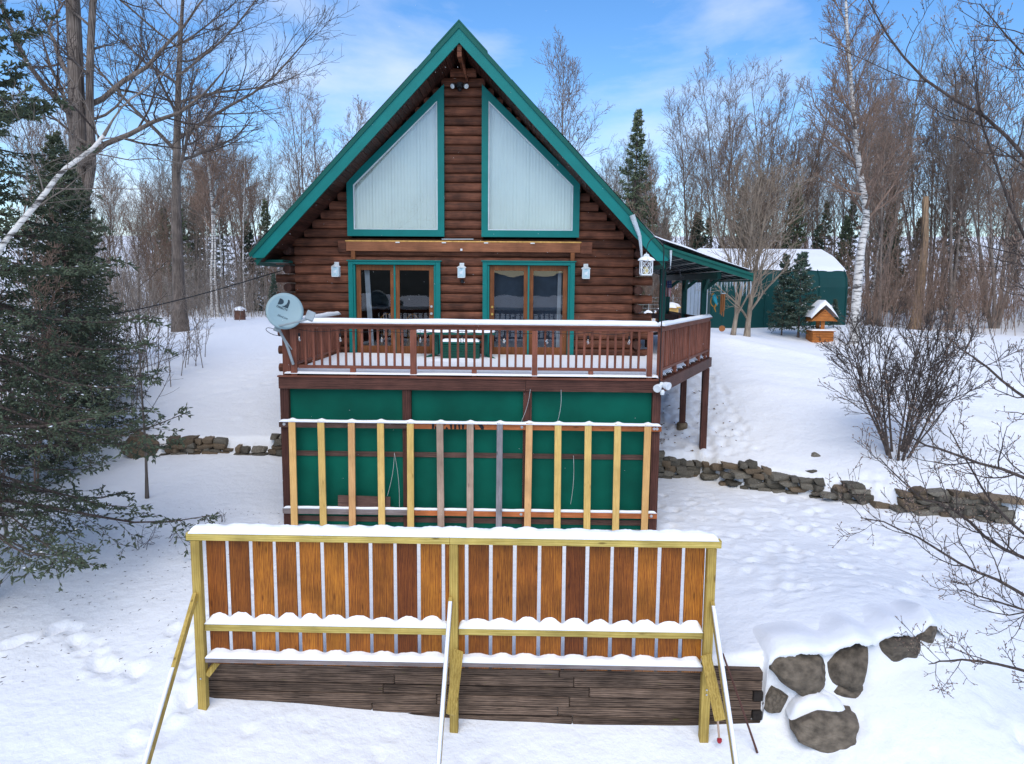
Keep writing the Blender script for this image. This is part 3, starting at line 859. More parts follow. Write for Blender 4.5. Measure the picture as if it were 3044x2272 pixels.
# curtains
for (xa,xb,yy) in ((-2.42,-2.30,0.16),(2.27,2.36,0.16)):
    m = MB()
    pts = [(xa + (xb-xa)*i/8 , yy + 0.02*(i%2)) for i in range(9)]
    vs = [(x,y,2.1) for x,y in pts] + [(x + (0.10 if xa<0 else -0.02),y,0.05) for x,y in pts]
    m.poly(vs, [(i,i+1,i+10,i+9) for i in range(8)]).build('curtain', M['curtain'], cabin)
MB().box(0.6,2.55,0.25,0.27,0.05,2.2,0).build('drawn_shade', plain('sky_reflection_tint',(0.035,0.055,0.085),0.8,var=0.2), cabin)  # its blue stands in for sky reflected in the right door

# porch roof on the right-hand eave
PX0, PX1, PZ0, PZ1 = 4.66, 6.56, 2.44, 1.87
PSL = (PZ1-PZ0)/(PX1-PX0)
def pz(x): return PZ0 + PSL*(x-PX0) + 0.03*max(0,(5.0-x)/0.5)**2
xs = [4.40,4.55,4.7,4.9,5.1,5.3,5.8,6.2,6.56]
top = [(x,OV-0.03,pz(x)+0.13) for x in xs]
bot = [(x,OV-0.03,pz(x)) for x in xs]
po = bpy.data.objects.new('porch_roof', None); link(po, cabin); ORG[po.name] = org(cabin)
MB().prism(bot[1:]+top[1:][::-1], (0,0.05,0)).build('fascia', M['metalgreen'], po)
MB().prism([(x,OV-0.06,z-0.03) for x,_,z in top[1:]]+[(x,OV-0.06,z+0.03) for x,_,z in top[1:]][::-1], (0,0.04,0)).build('drip_edge', M['metalgreen'], po)
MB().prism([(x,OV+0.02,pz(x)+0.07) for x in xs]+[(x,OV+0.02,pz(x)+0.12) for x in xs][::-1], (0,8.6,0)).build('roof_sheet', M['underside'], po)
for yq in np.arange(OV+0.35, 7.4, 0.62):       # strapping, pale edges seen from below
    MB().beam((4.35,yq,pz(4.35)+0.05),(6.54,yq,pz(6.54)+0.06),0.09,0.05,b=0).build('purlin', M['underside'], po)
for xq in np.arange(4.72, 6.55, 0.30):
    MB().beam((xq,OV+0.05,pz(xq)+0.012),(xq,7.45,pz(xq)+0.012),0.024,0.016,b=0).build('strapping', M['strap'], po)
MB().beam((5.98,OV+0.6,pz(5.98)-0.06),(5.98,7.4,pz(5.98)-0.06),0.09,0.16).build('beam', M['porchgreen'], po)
MB().box(6.55,6.59,OV,7.5,PZ1-0.02,PZ1+0.17).build('gutter', M['metalgreen'], po)
for xq,yq in ((5.98,1.0),(5.98,3.4),(5.98,6.0),(4.82,0.3)):
    MB().box(xq-0.065,xq+0.065,yq-0.065,yq+0.065,0.0,pz(xq)-0.14 if xq>5 else 2.3).build('post', M['porchgreen'], po)
    if xq > 5:
        MB().beam((xq,yq,pz(xq)-0.45),(xq,yq-0.42,pz(xq)-0.10),0.07,0.09).build('brace', M['porchgreen'], po)
        MB().beam((xq,yq,pz(xq)-0.40),(xq+0.34,yq,pz(xq)-0.12),0.07,0.09).build('brace', M['porchgreen'], po)
# heat cable under the left eave
MB().tube([(-4.9+0.13*i, -0.7+0.02*math.sin(i*3), 2.22+0.01*math.sin(i*2)) for i in range(8)], 0.012, 5).build('eave_cable', M['black'], cabin)
for i in range(6):
    MB().tube([(-4.8+0.14*i,-0.7,2.22),(-4.8+0.14*i,-0.75,2.30)], 0.006, 4).build('cable_tie', M['black'], cabin)
MB().box(-4.75,-4.1,OV+0.3,8.5,2.20,2.26).build('eave_soffit', M['metalgreen'], cabin)

# roof snow: thin, lying on both slopes and on the porch
for sg,nm in ((-1,'thin snow lying on the left slope of the cabin roof'),(1,'thin snow lying on the right slope of the cabin roof')):
    U_, Vv = np.meshgrid(np.linspace(1.15 if sg>0 else 0.95,4.70,70), np.linspace(OV-0.02,9.6,60))
    d = np.minimum.reduce([U_-0.7, 4.74-U_, Vv-OV+0.03, 9.6-Vv])
    hgt = 0.055*np.sqrt(np.clip(d/0.05,0,1))*np.clip(0.75+1.3*wob(U_*1.2,Vv,2.2,sg+3),0.02,1.6)
    zz = PK - SL*U_ + 0.435 + hgt*1.45
    idx = np.arange(U_.size).reshape(U_.shape)
    npobj('snow', np.stack([sg*U_.ravel(),Vv.ravel(),zz.ravel()],-1), [np.stack([idx[:-1,:-1],idx[:-1,1:],idx[1:,1:],idx[1:,:-1]],-1).reshape(-1,4)], M['snow'], smooth=True, label=nm, cat='snow', kind='stuff')
U_, Vv = np.meshgrid(np.linspace(4.30,6.56,60), np.linspace(OV-0.03,7.4,50))
pzv = np.vectorize(pz)(U_)
d = np.minimum.reduce([6.58-U_, Vv-OV+0.06, 7.5-Vv])
hgt = (0.12+0.05*np.exp(-((U_-4.9)/0.5)**2))*np.sqrt(np.clip(d/0.06,0,1))*(1+0.25*wob(U_,Vv,3,2))
idx = np.arange(U_.size).reshape(U_.shape)
npobj('snow', np.stack([U_.ravel(),Vv.ravel(),(pzv+0.135+hgt).ravel()],-1), [np.stack([idx[:-1,:-1],idx[:-1,1:],idx[1:,1:],idx[1:,:-1]],-1).reshape(-1,4)], M['snow'], smooth=True, label='snow lying on the low green porch roof', cat='snow', kind='stuff')

# ================================================================== DECK
deck = thing('deck', (0.5,-2.2,-2.9), 'raised brown deck with baluster railing above green panels', 'deck')
P_ = [(-3.07,-4.3),(4.03,-4.3),(6.10,0.55),(6.10,8.4),(4.3,8.4),(4.3,0.02),(-3.07,0.02)]
# deck boards run along x
yb = -4.28
while yb < 8.3:
    y2 = yb+0.135
    if yb < -0.16:
        xr = 4.03 + (6.10-4.03)*max(0,(yb+4.3))/4.85
        MB().box(-3.06,xr-0.02,yb,y2,-0.045,-0.005,0).build('deck_board', M['fascia'], deck)
    else:
        xr = min(6.08, 4.03 + 2.07*(yb+4.3)/4.85)
        MB().box(4.30,xr,yb,y2,-0.045,-0.005,0).build('deck_board', M['fascia'], deck)
    yb += 0.14
# fascia boards
MB().box(-3.09,1.53,-4.34,-4.30,-0.24,-0.02).build('fascia_board', M['fascia'], deck)
MB().box(1.535,4.04,-4.34,-4.30,-0.24,-0.02).build('fascia_board', M['fascia'], deck)
MB().box(-3.11,4.06,-4.37,-4.28,-0.018,0.012).build('deck_edge_board', M['rail'], deck)
MB().beam((4.05,-4.31,-0.13),(6.12,0.56,-0.13),0.045,0.23).build('fascia_board', M['fascia'], deck)
MB().box(-3.11,-3.07,-4.30,0.0,-0.24,-0.02).build('fascia_board', M['fascia'], deck)
MB().box(6.08,6.12,0.6,8.4,-0.24,-0.02).build('fascia_board', M['fascia'], deck)
for xq in (-2.6,-1.2,0.2,1.6,3.0):
    MB().box(xq-0.02,xq+0.02,-4.28,0.0,-0.23,-0.05,0).build('joist', M['fascia'], deck)
# posts down to the ground
for a,b in ((-3.09,-2.93),(-0.78,-0.62),(1.49,1.65),(3.90,4.055)):
    MB().box(a,b,-4.30,-4.16,-3.2,-0.242).build('post', M['post'], deck)
MB().beam((5.92,0.2,-2.75),(5.92,0.2,-0.245),0.15,0.15,up=(0,1,0)).build('post', M['post'], deck)
MB().beam((5.62,1.3,-2.2),(5.62,1.3,-0.245),0.14,0.14,up=(0,1,0)).build('post', M['post'], deck)
MB().lathe((5.62,1.3,-2.35),[(0.14,0),(0.14,0.52),(0.12,0.55),(0.001,0.55)],18).build('pier', M['stoneb'], deck)
# green sheets between the posts, framed by horizontal boards
for a,b in ((-2.93,-0.78),(-0.62,1.49),(1.65,3.90)):
    MB().box(a+.001,b-.001,-4.19,-4.17,-3.1,-0.24,0).build('panel', M['panel'], deck)
    MB().box(a+.002,b-.002,-4.215,-4.192,-1.545,-1.45).build('panel_batten', M['brownboard'], deck)
    MB().box(a+.002,b-.002,-4.215,-4.192,-2.83,-2.73).build('panel_batten', M['brownboard'], deck)
# railing: posts, rails and balusters
rl = bpy.data.objects.new('railing', None); link(rl, deck); ORG[rl.name] = org(deck)
bal = MB().box(-0.021,0.021,-0.019,0.019,0,0.70)
bme = bpy.data.meshes.new('baluster'); bme.from_pydata(bal.v, [], bal.f); bme.materials.append(M['railz'])
def baluster(x, y, ang=0):
    o = put('baluster', bme, rl, (x, y, 0.19)); o.rotation_euler[2] = ang + rnd.uniform(-.03,.03); o.rotation_euler[1] = rnd.uniform(-.006,.006)
YF = -4.20
MB().box(-2.98,0.62,YF-0.03,YF+0.03,0.885,0.955).build('top_rail', M['rail'], rl)
MB().box(0.625,3.98,YF-0.03,YF+0.03,0.885,0.955).build('top_rail', M['rail'], rl)
MB().box(-3.06,0.60,YF-0.10,YF+0.07,0.957,0.99).build('cap_rail', M['rail'], rl)
MB().box(0.604,4.04,YF-0.10,YF+0.07,0.957,0.99).build('cap_rail', M['rail'], rl)
MB().box(-2.74,-0.64,YF-0.035,YF+0.035,0.14,0.195).build('bottom_rail', M['rail'], rl)
MB().box(-0.505,1.64,YF-0.035,YF+0.035,0.14,0.195).build('bottom_rail', M['rail'], rl)
MB().box(1.75,3.77,YF-0.035,YF+0.035,0.14,0.195).build('bottom_rail', M['rail'], rl)
px = [(-2.88,-2.76),(-0.63,-0.51),(1.645,1.745),(3.775,3.88)]
for a,b in px:
    MB().box(a,b,YF-0.075,YF-0.034,-0.0,0.884).build('post', M['railz'], rl)
MB().box(-3.04,-2.90,YF-0.04,YF+0.05,0.0,0.884).build('post', M['railz'], rl)
for a,b in ((-1.77,-1.67),(0.52,0.61),(2.70,2.79)):
    MB().box(a,b,YF-0.04,YF+0.04,0.0,0.139).build('rail_block', M['railz'], rl)
for i in range(3):
    a, b = px[i][1], px[i+1][0]
    for j in range(1,14):
        baluster(a + (b-a)*j/14.0, YF)
# left side
MB().box(-3.02,-2.96,-4.1,-0.12,0.885,0.955).build('top_rail', M['rail'], rl)
MB().box(-3.07,-2.92,-4.09,-0.12,0.957,0.99).build('cap_rail', M['rail'], rl)
MB().box(-3.03,-2.96,-4.1,-0.12,0.14,0.195).build('bottom_rail', M['rail'], rl)
for j in range(24): baluster(-2.99, -4.0+3.85*j/23)
for yq in (-2.2,-0.18): MB().box(-3.04,-2.95,yq-0.045,yq+0.045,0,0.884).build('post', M['railz'], rl)
# slanting right side
A_ = Vector((4.00,-4.24,0)); B_ = Vector((6.03,0.52,0)); D_ = (B_-A_); ang = math.atan2(D_.y, D_.x)
def ab(t, z): q = A_ + D_*t; return (q.x, q.y, z)
MB().beam(ab(0.01,0.92),ab(0.995,0.92),0.06,0.07).build('top_rail', M['rail'], rl)
MB().beam(ab(0.015,0.974),ab(1.0,0.974),0.16,0.034).build('cap_rail', M['rail'], rl)
MB().beam(ab(0.03,0.168),ab(0.98,0.168),0.07,0.055).build('bottom_rail', M['rail'], rl)
for t in (0.02,0.5,0.985):
    MB().beam(ab(t,0.0),ab(t,0.884),0.10,0.10,up=D_.normalized()).build('post', M['railz'], rl)
for t in (0.26,0.75,0.9):
    MB().beam(ab(t,0.0),ab(t,0.139),0.09,0.09,up=D_.normalized()).build('rail_block', M['railz'], rl)
for j in range(1,32):
    if j != 16: baluster(*ab(j/32,0)[:2], ang)
# far railing along the porch (dark backs of a bench beyond)
MB().box(6.00,6.06,0.6,8.3,0.885,0.955).build('top_rail', M['rail'], rl)
for j in range(44): baluster(6.03, 0.8+7.4*j/43)

# snow on the deck
snow_strip('snow', [(-3.02,YF-0.015,0.99),(3.99,YF-0.015,0.99)], 0.20, 0.095, 'thick snow lying along the front rail of the deck', seed=1, amp=0.18, freq=4)
snow_strip('snow', [ab(0.0,0.992), ab(0.99,0.992)], 0.17, 0.075, 'snow lying along the slanting right rail of the deck', seed=2, amp=0.25)
snow_strip('snow', [(-2.99,-4.1,0.992),(-2.99,-0.2,0.992)], 0.16, 0.08, 'snow lying along the left side rail of the deck', seed=3)
def deckd(X, Y):
    xr = np.where(Y < 0.55, 4.03 + 2.07*(Y+4.3)/4.85, 6.08)
    inner = np.where(Y > -0.18, X-4.34, 9)
    return np.minimum.reduce([X+3.05, Y+4.31, xr-0.03-X, -0.17-Y + np.where(X>4.35, 9, 0), 8.3-Y, inner])
snow_sheet('snow', deckd, -3.1, 6.15, -4.34, 8.3, 0.002, 0.075, 'soft drifted snow covering the deck boards', 190, 250, 3, 0.02, 2.6)

# ================================================================== SLAT SCREEN in front of the deck wall
scr = thing('slat_screen', (0.48,-4.36,-2.95), 'row of thirteen upright pine slats on horizontal boards against the green wall', 'screen')
def zs(x): return 0.0
MB().box(-3.10,-0.60,-4.385,-4.345,-0.965,-0.855).build('top_board', M['brownboard'], scr)
MB().box(-0.595,4.07,-4.385,-4.345,-0.965,-0.855).build('top_board', M['orange'], scr)
MB().box(-3.08,-0.60,-4.385,-4.345,-2.64,-2.535).build('lower_board', M['greyboard'], scr)
MB().box(-0.595,4.04,-4.385,-4.345,-2.64,-2.535).build('lower_board', M['orange'], scr)
sx = [-2.845,-2.295,-1.73,-1.175,-0.62,-0.055,0.505,1.055,1.60,2.15,2.71,3.255,3.805]
smat = ['slat','slat','slatpeach','slat','slat','slatgrey','slatgrey','slatblue','slatpeach','slat','slat','slat','slat']
for x,mn in zip(sx, smat):
    hw = 0.056 if mn == 'slatblue' else 0.063
    lean = rnd.uniform(-.008,.008)
    MB().obox((x,-4.41,-1.88+rnd.uniform(-.01,.01)), (math.cos(lean),0,math.sin(lean)), (0,1,0), (-math.sin(lean),0,math.cos(lean)), hw, 0.021, 1.05).build('slat', M[mn], scr)
for x,z in ((-3.0,-0.905),(-0.66,-0.92),(1.47,-0.91),(3.93,-0.91),(3.985,-0.91),(-0.64,-2.585),(1.47,-2.585),(3.93,-2.585)):
    MB().lathe((x,-4.386,z),[(0.001,-0.014),(0.016,-0.014),(0.018,-0.006),(0.028,-0.005),(0.028,0)],12,(0,1,0)).build('bolt', M['chrome'], scr)
# remains of old black lettering, cut off by the board
lt = [[(-0.215,-.858),(-0.165,-.858),(-0.175,-.962),(-0.215,-.962)],[(-0.16,-.90),(-0.12,-.93),(-0.125,-.962),(-0.16,-.962)],
 [(0.015,-.858),(0.055,-.858),(0.03,-.90)],[(0.035,-.962),(0.06,-.915),(0.10,-.962)],[(0.115,-.858),(0.165,-.858),(0.165,-.962),(0.135,-.962)],
 [(0.20,-.858),(0.25,-.858),(0.24,-.962),(0.205,-.962)],[(0.27,-.858),(0.32,-.858),(0.315,-.962),(0.29,-.962)],[(0.345,-.858),(0.395,-.858),(0.385,-.962),(0.35,-.962)],
 [(0.565,-.90),(0.575,-.858),(0.60,-.962),(0.57,-.962)],[(0.62,-.858),(0.72,-.858),(0.76,-.91),(0.76,-.962),(0.71,-.962),(0.66,-.885)]]
for pl in lt:
    MB().prism([(x,-4.3885,z) for x,z in pl], (0,0.003,0)).build('letter_stroke', M['black'], scr)
lb = MB().obox((-1.52,-4.345,-2.40),(1,0,-0.02),(0,1,0),(0.02,0,1),0.50,0.018,0.115).build('plank', M['brownboard'])
tag(lb, 'short brown plank lying on the grey lower board of the slat screen', 'plank')
mk = M['snow']
def bumps(s):
    q = s - 0.06
    return 0.045 + 0.03*max(np.exp(-((s-(x+3.10))/0.05)**2) for x in sx)
snow_strip('snow', [(-3.09,-4.385,-0.855),(4.06,-4.385,-0.855)], 0.11, bumps, 'narrow snow line on the top board of the slat screen', seed=5, amp=0.15)
snow_strip('snow', [(-3.07,-4.36,-2.535),(4.03,-4.36,-2.535)], 0.06, 0.045, 'narrow snow line on the lower board of the slat screen', seed=6, amp=0.4)
# threads dangling from the deck edge
for k,(p,q) in enumerate((((1.62,-4.35,-0.2),(1.45,-4.36,-0.83)),((2.19,-4.35,-0.2),(2.13,-4.36,-0.82)),((-0.95,-4.24,-1.46),(-1.08,-4.33,-2.28)),((-0.95,-4.24,-1.46),(-0.85,-4.33,-2.5)),((2.45,-4.24,-1.47),(2.41,-4.3,-2.4)))):
    p = Vector(p); q = Vector(q)
    o = MB().tube([p.lerp(q,t)+Vector((0.03*math.sin(t*PI),0,0)) for t in np.linspace(0,1,7)], 0.0035, 4).build('string', M['strap'])
    tag(o, ['thin string hanging from the deck edge, left of the two','thin string hanging from the deck edge, right of the two','slack string on the green panel above the short plank, left strand','slack string on the green panel above the short plank, right strand','thin string on the right-hand green panel below its batten'][k], 'string')

# ================================================================== FENCE
fen = thing('board_fence', (0.7,-9.8,-3.5), 'new low fence of wide stained upright boards with yellow lumber rails and braces', 'fence')
FY = -9.80
def fz(x, zl, zr): return zl + (zr-zl)*(x+2.3)/6.0
bounds = [-2.23,-1.96,-1.68,-1.40,-1.12,-0.83,-0.55,-0.26,0.03,0.31,0.60,0.875,1.16,1.44,1.73,2.02,2.29,2.58,2.86,3.13,3.41,3.68]
tones = [0.62,0.65,1.0,0.8,0.95,1.05,0.75,0.8,0.42,1.0,0.9,0.68,0.85,0.75,0.85,0.40,0.75,0.6,0.9,0.7,1.0]
FM = {}
for tn in sorted(set(tones)):
    k = tn
    FM[tn] = wood('fence_board_tone', (0.15*k+0.014,0.042*k**1.25+0.004,0.006*k+0.003), (0.43*k+0.014,0.158*k**1.3+0.004,0.013*k+0.004), 'z', 24, 0.5, 0.08, knots=0.6, bump=0.3, stain=0.3, ring=0.42)
for i in range(21):
    a, b = bounds[i]+0.021, bounds[i+1]-0.021
    lean = rnd.uniform(-.004,.004)
    MB().obox(((a+b)/2,FY+0.055,-2.02),(1,0,lean),(0,1,0),(-lean,0,1),(b-a)/2,0.011,0.82).build('board', FM[tones[i]], fen)
MB().box(-2.40,0.685,FY-0.055,FY+0.035,-1.27,-1.18).build('top_rail', M['treatedx'], fen)
MB().box(0.688,3.82,FY-0.055,FY+0.035,-1.27,-1.18).build('top_rail', M['treatedx'], fen)
MB().box(-2.245,0.675,FY-0.01,FY+0.04,-2.40,-2.31).build('mid_rail', M['treatedx'], fen)
MB().box(0.785,3.66,FY-0.01,FY+0.04,-2.395,-2.31).build('mid_rail', M['treatedx'], fen)
MB().box(-2.24,0.675,FY-0.05,FY+0.035,-2.78,-2.72).build('lower_rail', M['greyboard'], fen)
MB().box(0.785,3.66,FY-0.05,FY+0.035,-2.775,-2.715).build('lower_rail', M['greyboard'], fen)
for (a,b,zb) in ((-2.355,-2.25,-3.55),(0.68,0.78,-3.75),(3.665,3.77,-3.8)):
    MB().box(a,b,FY-0.05,FY+0.05,zb,-1.275,0.006).build('post', M['treated'], fen)
for xq in (-2.31,0.70,3.735):   # raking braces to the ground in front
    MB().beam((xq,FY-0.06,-1.92),(xq,-11.9,-3.95),0.045,0.09,up=(0,1,1)).build('brace', M['treated'], fen)
MB().beam((-2.25,FY+0.0,-2.97),(-2.12,FY+0.1,-2.80),0.04,0.07).build('gusset', M['treated'], fen)
MB().beam((3.69,FY-0.065,-2.56),(3.745,FY-0.60,-3.05),0.04,0.12,up=(0,1,1)).build('gusset', M['treated'], fen)
MB().beam((0.79,FY-0.065,-2.56),(0.755,FY-0.60,-3.05),0.04,0.12,up=(0,1,1)).build('gusset', M['treated'], fen)
for x,z in ((-2.30,-2.98),(-2.31,-1.95),(-2.31,-2.02),(3.72,-3.0),(3.72,-3.06)):
    MB().lathe((x,FY-0.051,z),[(0.001,-0.01),(0.011,-0.01),(0.012,0)],10,(0,1,0)).build('bolt', M['chrome'], fen)
# scalloped snow on the rails: a hump in front of every board
def humps(x0, base, hum, wd):
    cs = [((bounds[i]+bounds[i+1])/2 - x0) for i in range(21)]
    rr_ = random.Random(int(base*1000)+int(hum*7000))
    am = [(rr_.uniform(.55,1.25), rr_.uniform(.82,1.1), rr_.uniform(-.018,.018)) for _ in cs]
    return lambda s: base + hum*max(k*np.exp(-(abs(s-c-o)/(wd*q))**3.2) for c,(k,q,o) in zip(cs, am))
def rail_snow(x0, x1, z, base, hum, wd, yf, yb_, label, seed, n=420, back=False):
    """front edge low, rising to humps against the boards behind"""
    xsn = np.linspace(x0, x1, n); k = 8
    hf = humps(0, base, hum, wd); hh = np.array([hf(x) for x in xsn])*(1+0.18*wob(xsn*3+seed, xsn*0, 4, 1)+0.14*wob(xsn*9, xsn*0+seed, 4, 2)+0.08*wob(xsn*26, xsn*0+seed, 4, 3))
    V = []
    for j in range(k):
        u = j/(k-1)
        yy = yf + (yb_-yf)*u + 0.006*wob(xsn*4+j, xsn*0+seed, 5, 3)
        if back: zz = z + base*(1-(1-min(1,u*3))**2)*(1+0.1*wob(xsn*3+seed, xsn*0,4,1)) + (hh-base)*np.exp(-((u-0.72)/0.2)**2) - (base*0.9*max(0,u-0.85)/0.15)
        else: zz = z + base*(1-(1-min(1,u*2.5))**2) + (hh-base)*(u**1.6)
        e = np.clip(np.minimum(xsn-x0, x1-xsn)/0.06, 0, 1)**.5
        V.append(np.stack([xsn, yy, z + (zz-z)*e],-1))
    V.append(np.stack([xsn, np.full(n,yb_), np.full(n,z-0.004)],-1)); V.append(np.stack([xsn, np.full(n,yf), np.full(n,z-0.004)],-1))
    V = np.stack(V,1); kk = k+2
    idx = np.arange(n*kk).reshape(n,kk)
    nxt = np.roll(idx,-1,axis=1)
    npobj('snow', V.reshape(-1,3), [np.stack([idx[:-1],nxt[:-1],nxt[1:],idx[1:]],-1).reshape(-1,4), idx[:1], idx[-1:]], M['snow'], smooth=True, label=label, cat='snow', kind='stuff')
rail_snow(-2.37, 3.79, -1.18, 0.075, 0.022, 0.115, FY-0.065, FY+0.075, 'scalloped snow along the top rail of the board fence', 1, back=True)
rail_snow(-2.245, 0.675, -2.31, 0.055, 0.075, 0.112, FY-0.015, FY+0.05, 'scalloped snow on the left half of the fence middle rail', 2)
rail_snow(0.785, 3.66, -2.31, 0.055, 0.075, 0.112, FY-0.015, FY+0.05, 'scalloped snow on the right half of the fence middle rail', 3)
rail_snow(-2.24, 0.675, -2.72, 0.05, 0.035, 0.112, FY-0.055, FY+0.05, 'thin snow on the left half of the fence lower rail', 4)
rail_snow(0.785, 3.66, -2.715, 0.05, 0.035, 0.112, FY-0.055, FY+0.05, 'thin snow on the right half of the fence lower rail', 5)
for xq,lb_ in ((-2.31,'left'),(0.70,'middle'),(3.735,'right')):
    t0 = 0.30 if lb_ == 'left' else 0.02
    pa = Vector((xq,FY-0.06,-1.92)); pb = Vector((xq,-11.9,-3.95))
    pp = [pa.lerp(pb,t) + Vector((0,-0.035,0.035)) for t in np.linspace(t0,1,12)]
    snow_strip('snow', [tuple(p) for p in pp], 0.048, 0.036, 'strip of snow lying on the %s raking fence brace' % lb_, side=(1,0,0), seed=7+xq, amp=0.5, freq=7)

# ================================================================== TIMBER RETAINING WALL
tw_ = thing('timber_wall', (1.05,-9.55,-3.7), 'low retaining wall of dark weathered timbers behind the board fence', 'retaining wall')
joints = [[-2.34,1.99,4.45],[-2.34,-0.02,2.17,4.45],[-2.34,-0.16,2.36,4.34],[-2.34,0.5,2.12,4.45],[-2.34,-0.3,1.98,4.34],[-2.34,0.03,2.16,4.45],[-2.34,1.2,4.34]]
for c in range(7):
    z1 = -2.885 - 0.126*c
    js = joints[c]
    for a,b in zip(js[:-1], js[1:]):
        o = rnd.uniform(-.012,.012)
        MB().box(a+.003,b-.003,-9.62+o,-9.47,z1-0.122,z1,0.010).build('timber', M['timber'], tw_)
    if js[-1] < 4.4:
        MB().box(4.345,4.46,-9.635,-8.6,z1-0.122,z1,0.010).build('timber_end', M['timberend'], tw_)
    elif c:
        MB().box(4.34,4.452,-9.46,-8.6,z1-0.122,z1,0.010).build('timber', M['timber'], tw_)

# ================================================================== ROCKS
def rock_mesh(name, seed, mat, boxy=0.55, rough=0.10, sub=3, cube=0.38):
    import bmesh
    bm = bmesh.new()
    bmesh.ops.create_icosphere(bm, subdivisions=sub, radius=1.0)
    r = np.random.RandomState(seed)
    pl = [(nrm(r.normal(size=3)), r.uniform(.62,.9)) for _ in range(9)]
    k = [(r.normal(size=3)*2.4, r.uniform(0,6.28)) for _ in range(8)]
    for v in bm.verts:
        p = np.array(v.co)
        e = np.sign(p)*np.abs(p)**boxy
        p = e/np.max(np.abs(e))*cube + p*(1-cube)
        for nn,d in pl:
            s = p.dot(nn) - d
            if s > 0: p = p - nn*s*0.9
        p = p*(1 + rough*sum(math.sin(q.dot(p)*1.6+f) for q,f in k)/5)
        v.co = p
    me = bpy.data.meshes.new(name); bm.to_mesh(me); bm.free()
    me.polygons.foreach_set('use_smooth', [True]*len(me.polygons))
    me.materials.append(mat)
    return me
def block_mesh(name, seed, mat, n=4, rnd_=0.30, jit=0.26):
    r = np.random.RandomState(seed)
    off = r.normal(0, jit, (2,2,2,3))*np.array([0.9,0.7,0.9])
    V, Fc = [], []
    for ax in range(3):
        for sg in (-1,1):
            b = len(V)
            for i in range(n+1):
                for j in range(n+1):
                    p = np.zeros(3); p[ax] = sg; p[(ax+1)%3] = -1+2*i/n; p[(ax+2)%3] = -1+2*j/n
                    q = p*(1-rnd_) + p/np.linalg.norm(p)*rnd_*1.15
                    t = (p+1)/2; o = 0
                    for a in (0,1):
                        for c in (0,1):
                            for d in (0,1):
                                o = o + off[a,c,d]*(t[0] if a else 1-t[0])*(t[1] if c else 1-t[1])*(t[2] if d else 1-t[2])
                    q = q + o*0.9
                    q = q*(1+0.05*math.sin(5*q[0]+seed)*math.sin(4*q[1]+2*seed)+0.04*math.sin(9*q[2]+7*q[0]+seed))
                    V.append(q)
            for i in range(n):
                for j in range(n):
                    f = (b+i*(n+1)+j, b+(i+1)*(n+1)+j, b+(i+1)*(n+1)+j+1, b+i*(n+1)+j+1)
                    Fc.append(f if sg > 0 else f[::-1])
    return mk_mesh(name, np.array(V), [np.array(Fc)], mat, True)
rocks = [block_mesh('stone', 10+i, M['stone' if i % 4 else 'stoneb']) for i in range(12)]
def stone_wall(nm, x0, x1, hfun, label, gaps=(), seed=1, wmul=1.0):
    r = random.Random(seed)
    t = thing(nm, ((x0+x1)/2, float(wall_y((x0+x1)/2)), -2.9), label, 'stone wall')
    p = org(t)
    x = x0; n = 0
    h_ = 0.0; row = 0
    z_off = 0.0
    while row < 6:
        x = x0 + r.uniform(-.1,.15)
        hh = r.uniform(0.095,0.15)
        while x < x1:
            wdt = r.choice((0.16,0.2,0.24,0.3,0.36,0.44))*r.uniform(.9,1.1)*wmul
            xc = x+wdt/2
            top = hfun(xc)
            yc = float(wall_y(xc))
            zb = gz(xc, yc-0.42)
            if z_off < top and not any(a < xc < b and row >= lv for a,b,lv in gaps):
                o = link(bpy.data.objects.new('stone', r.choice(rocks)), t)
                hz = hh*r.uniform(.85,1.2)
                o.scale = (wdt*0.49, r.uniform(.14,.19), hz*0.50)
                o.location = (xc-p[0], yc-0.14+0.05*row*0.3+r.uniform(-.05,.05)-p[1], zb-0.07+z_off+hz/2-p[2])
                o.rotation_euler = (r.uniform(-.10,.10), r.uniform(-.10,.10), r.uniform(-.15,.15))
                n += 1
            x += wdt*r.uniform(.95,1.05)
        z_off += hh*0.92; row += 1
    return t
stone_wall('stone_wall', 4.55, 8.05, lambda x: 0.48+0.10*math.sin(x*3.1), 'low dry stone wall beside the right deck posts', seed=5)
stone_wall('stone_wall', 8.3, 11.0, lambda x: 0.34+0.16*math.sin(x*2.2+0.6)**2 if x < 9.6 else 0.55, 'low dry stone wall below the bare shrub at right', seed=8, gaps=((9.0,9.35,1),))
stone_wall('stone_wall', -7.45, -5.95, lambda x: 0.36, 'short run of flat stones at left, nearest the big upright rock', seed=11)
stone_wall('stone_wall', -5.65, -5.0, lambda x: 0.22, 'small cluster of stones showing through snow between two wall runs at left', seed=12)
stone_wall('stone_wall', -4.75, -3.3, lambda x: 0.48, 'stone wall run tucked against the left deck post', seed=13)
def rock(loc, sc, rot, label, seed, mat='boulder', name='boulder', group=None):
    me = rock_mesh(name, seed, M[mat], boxy=0.62, rough=0.08, sub=4, cube=0.50)
    o = link(bpy.data.objects.new(name, me))
    o.location = loc; o.scale = sc; o.rotation_euler = rot
    return tag(o, label, 'rock', group)
rock((-8.05,-0.05,-2.38),(0.50,0.28,0.46),(0.1,0.35,0.2),'large pointed brown rock behind the sapling at left',31,'stoneb')
rock((8.05,-1.35,-2.45),(0.17,0.14,0.09),(0,0.1,0.4),'flat stone poking from snow between the two right walls',32,'stone')
rock((8.3,-0.75,-2.28),(0.14,0.12,0.17),(0,0.3,0.1),'upright grey stone poking from snow above the gap in the right walls',33,'stone')
rock((8.2,-2.1,-2.78),(0.22,0.14,0.08),(0,0.2,0.3),'low stone fallen at the foot of the gap in the right walls',34,'stone')
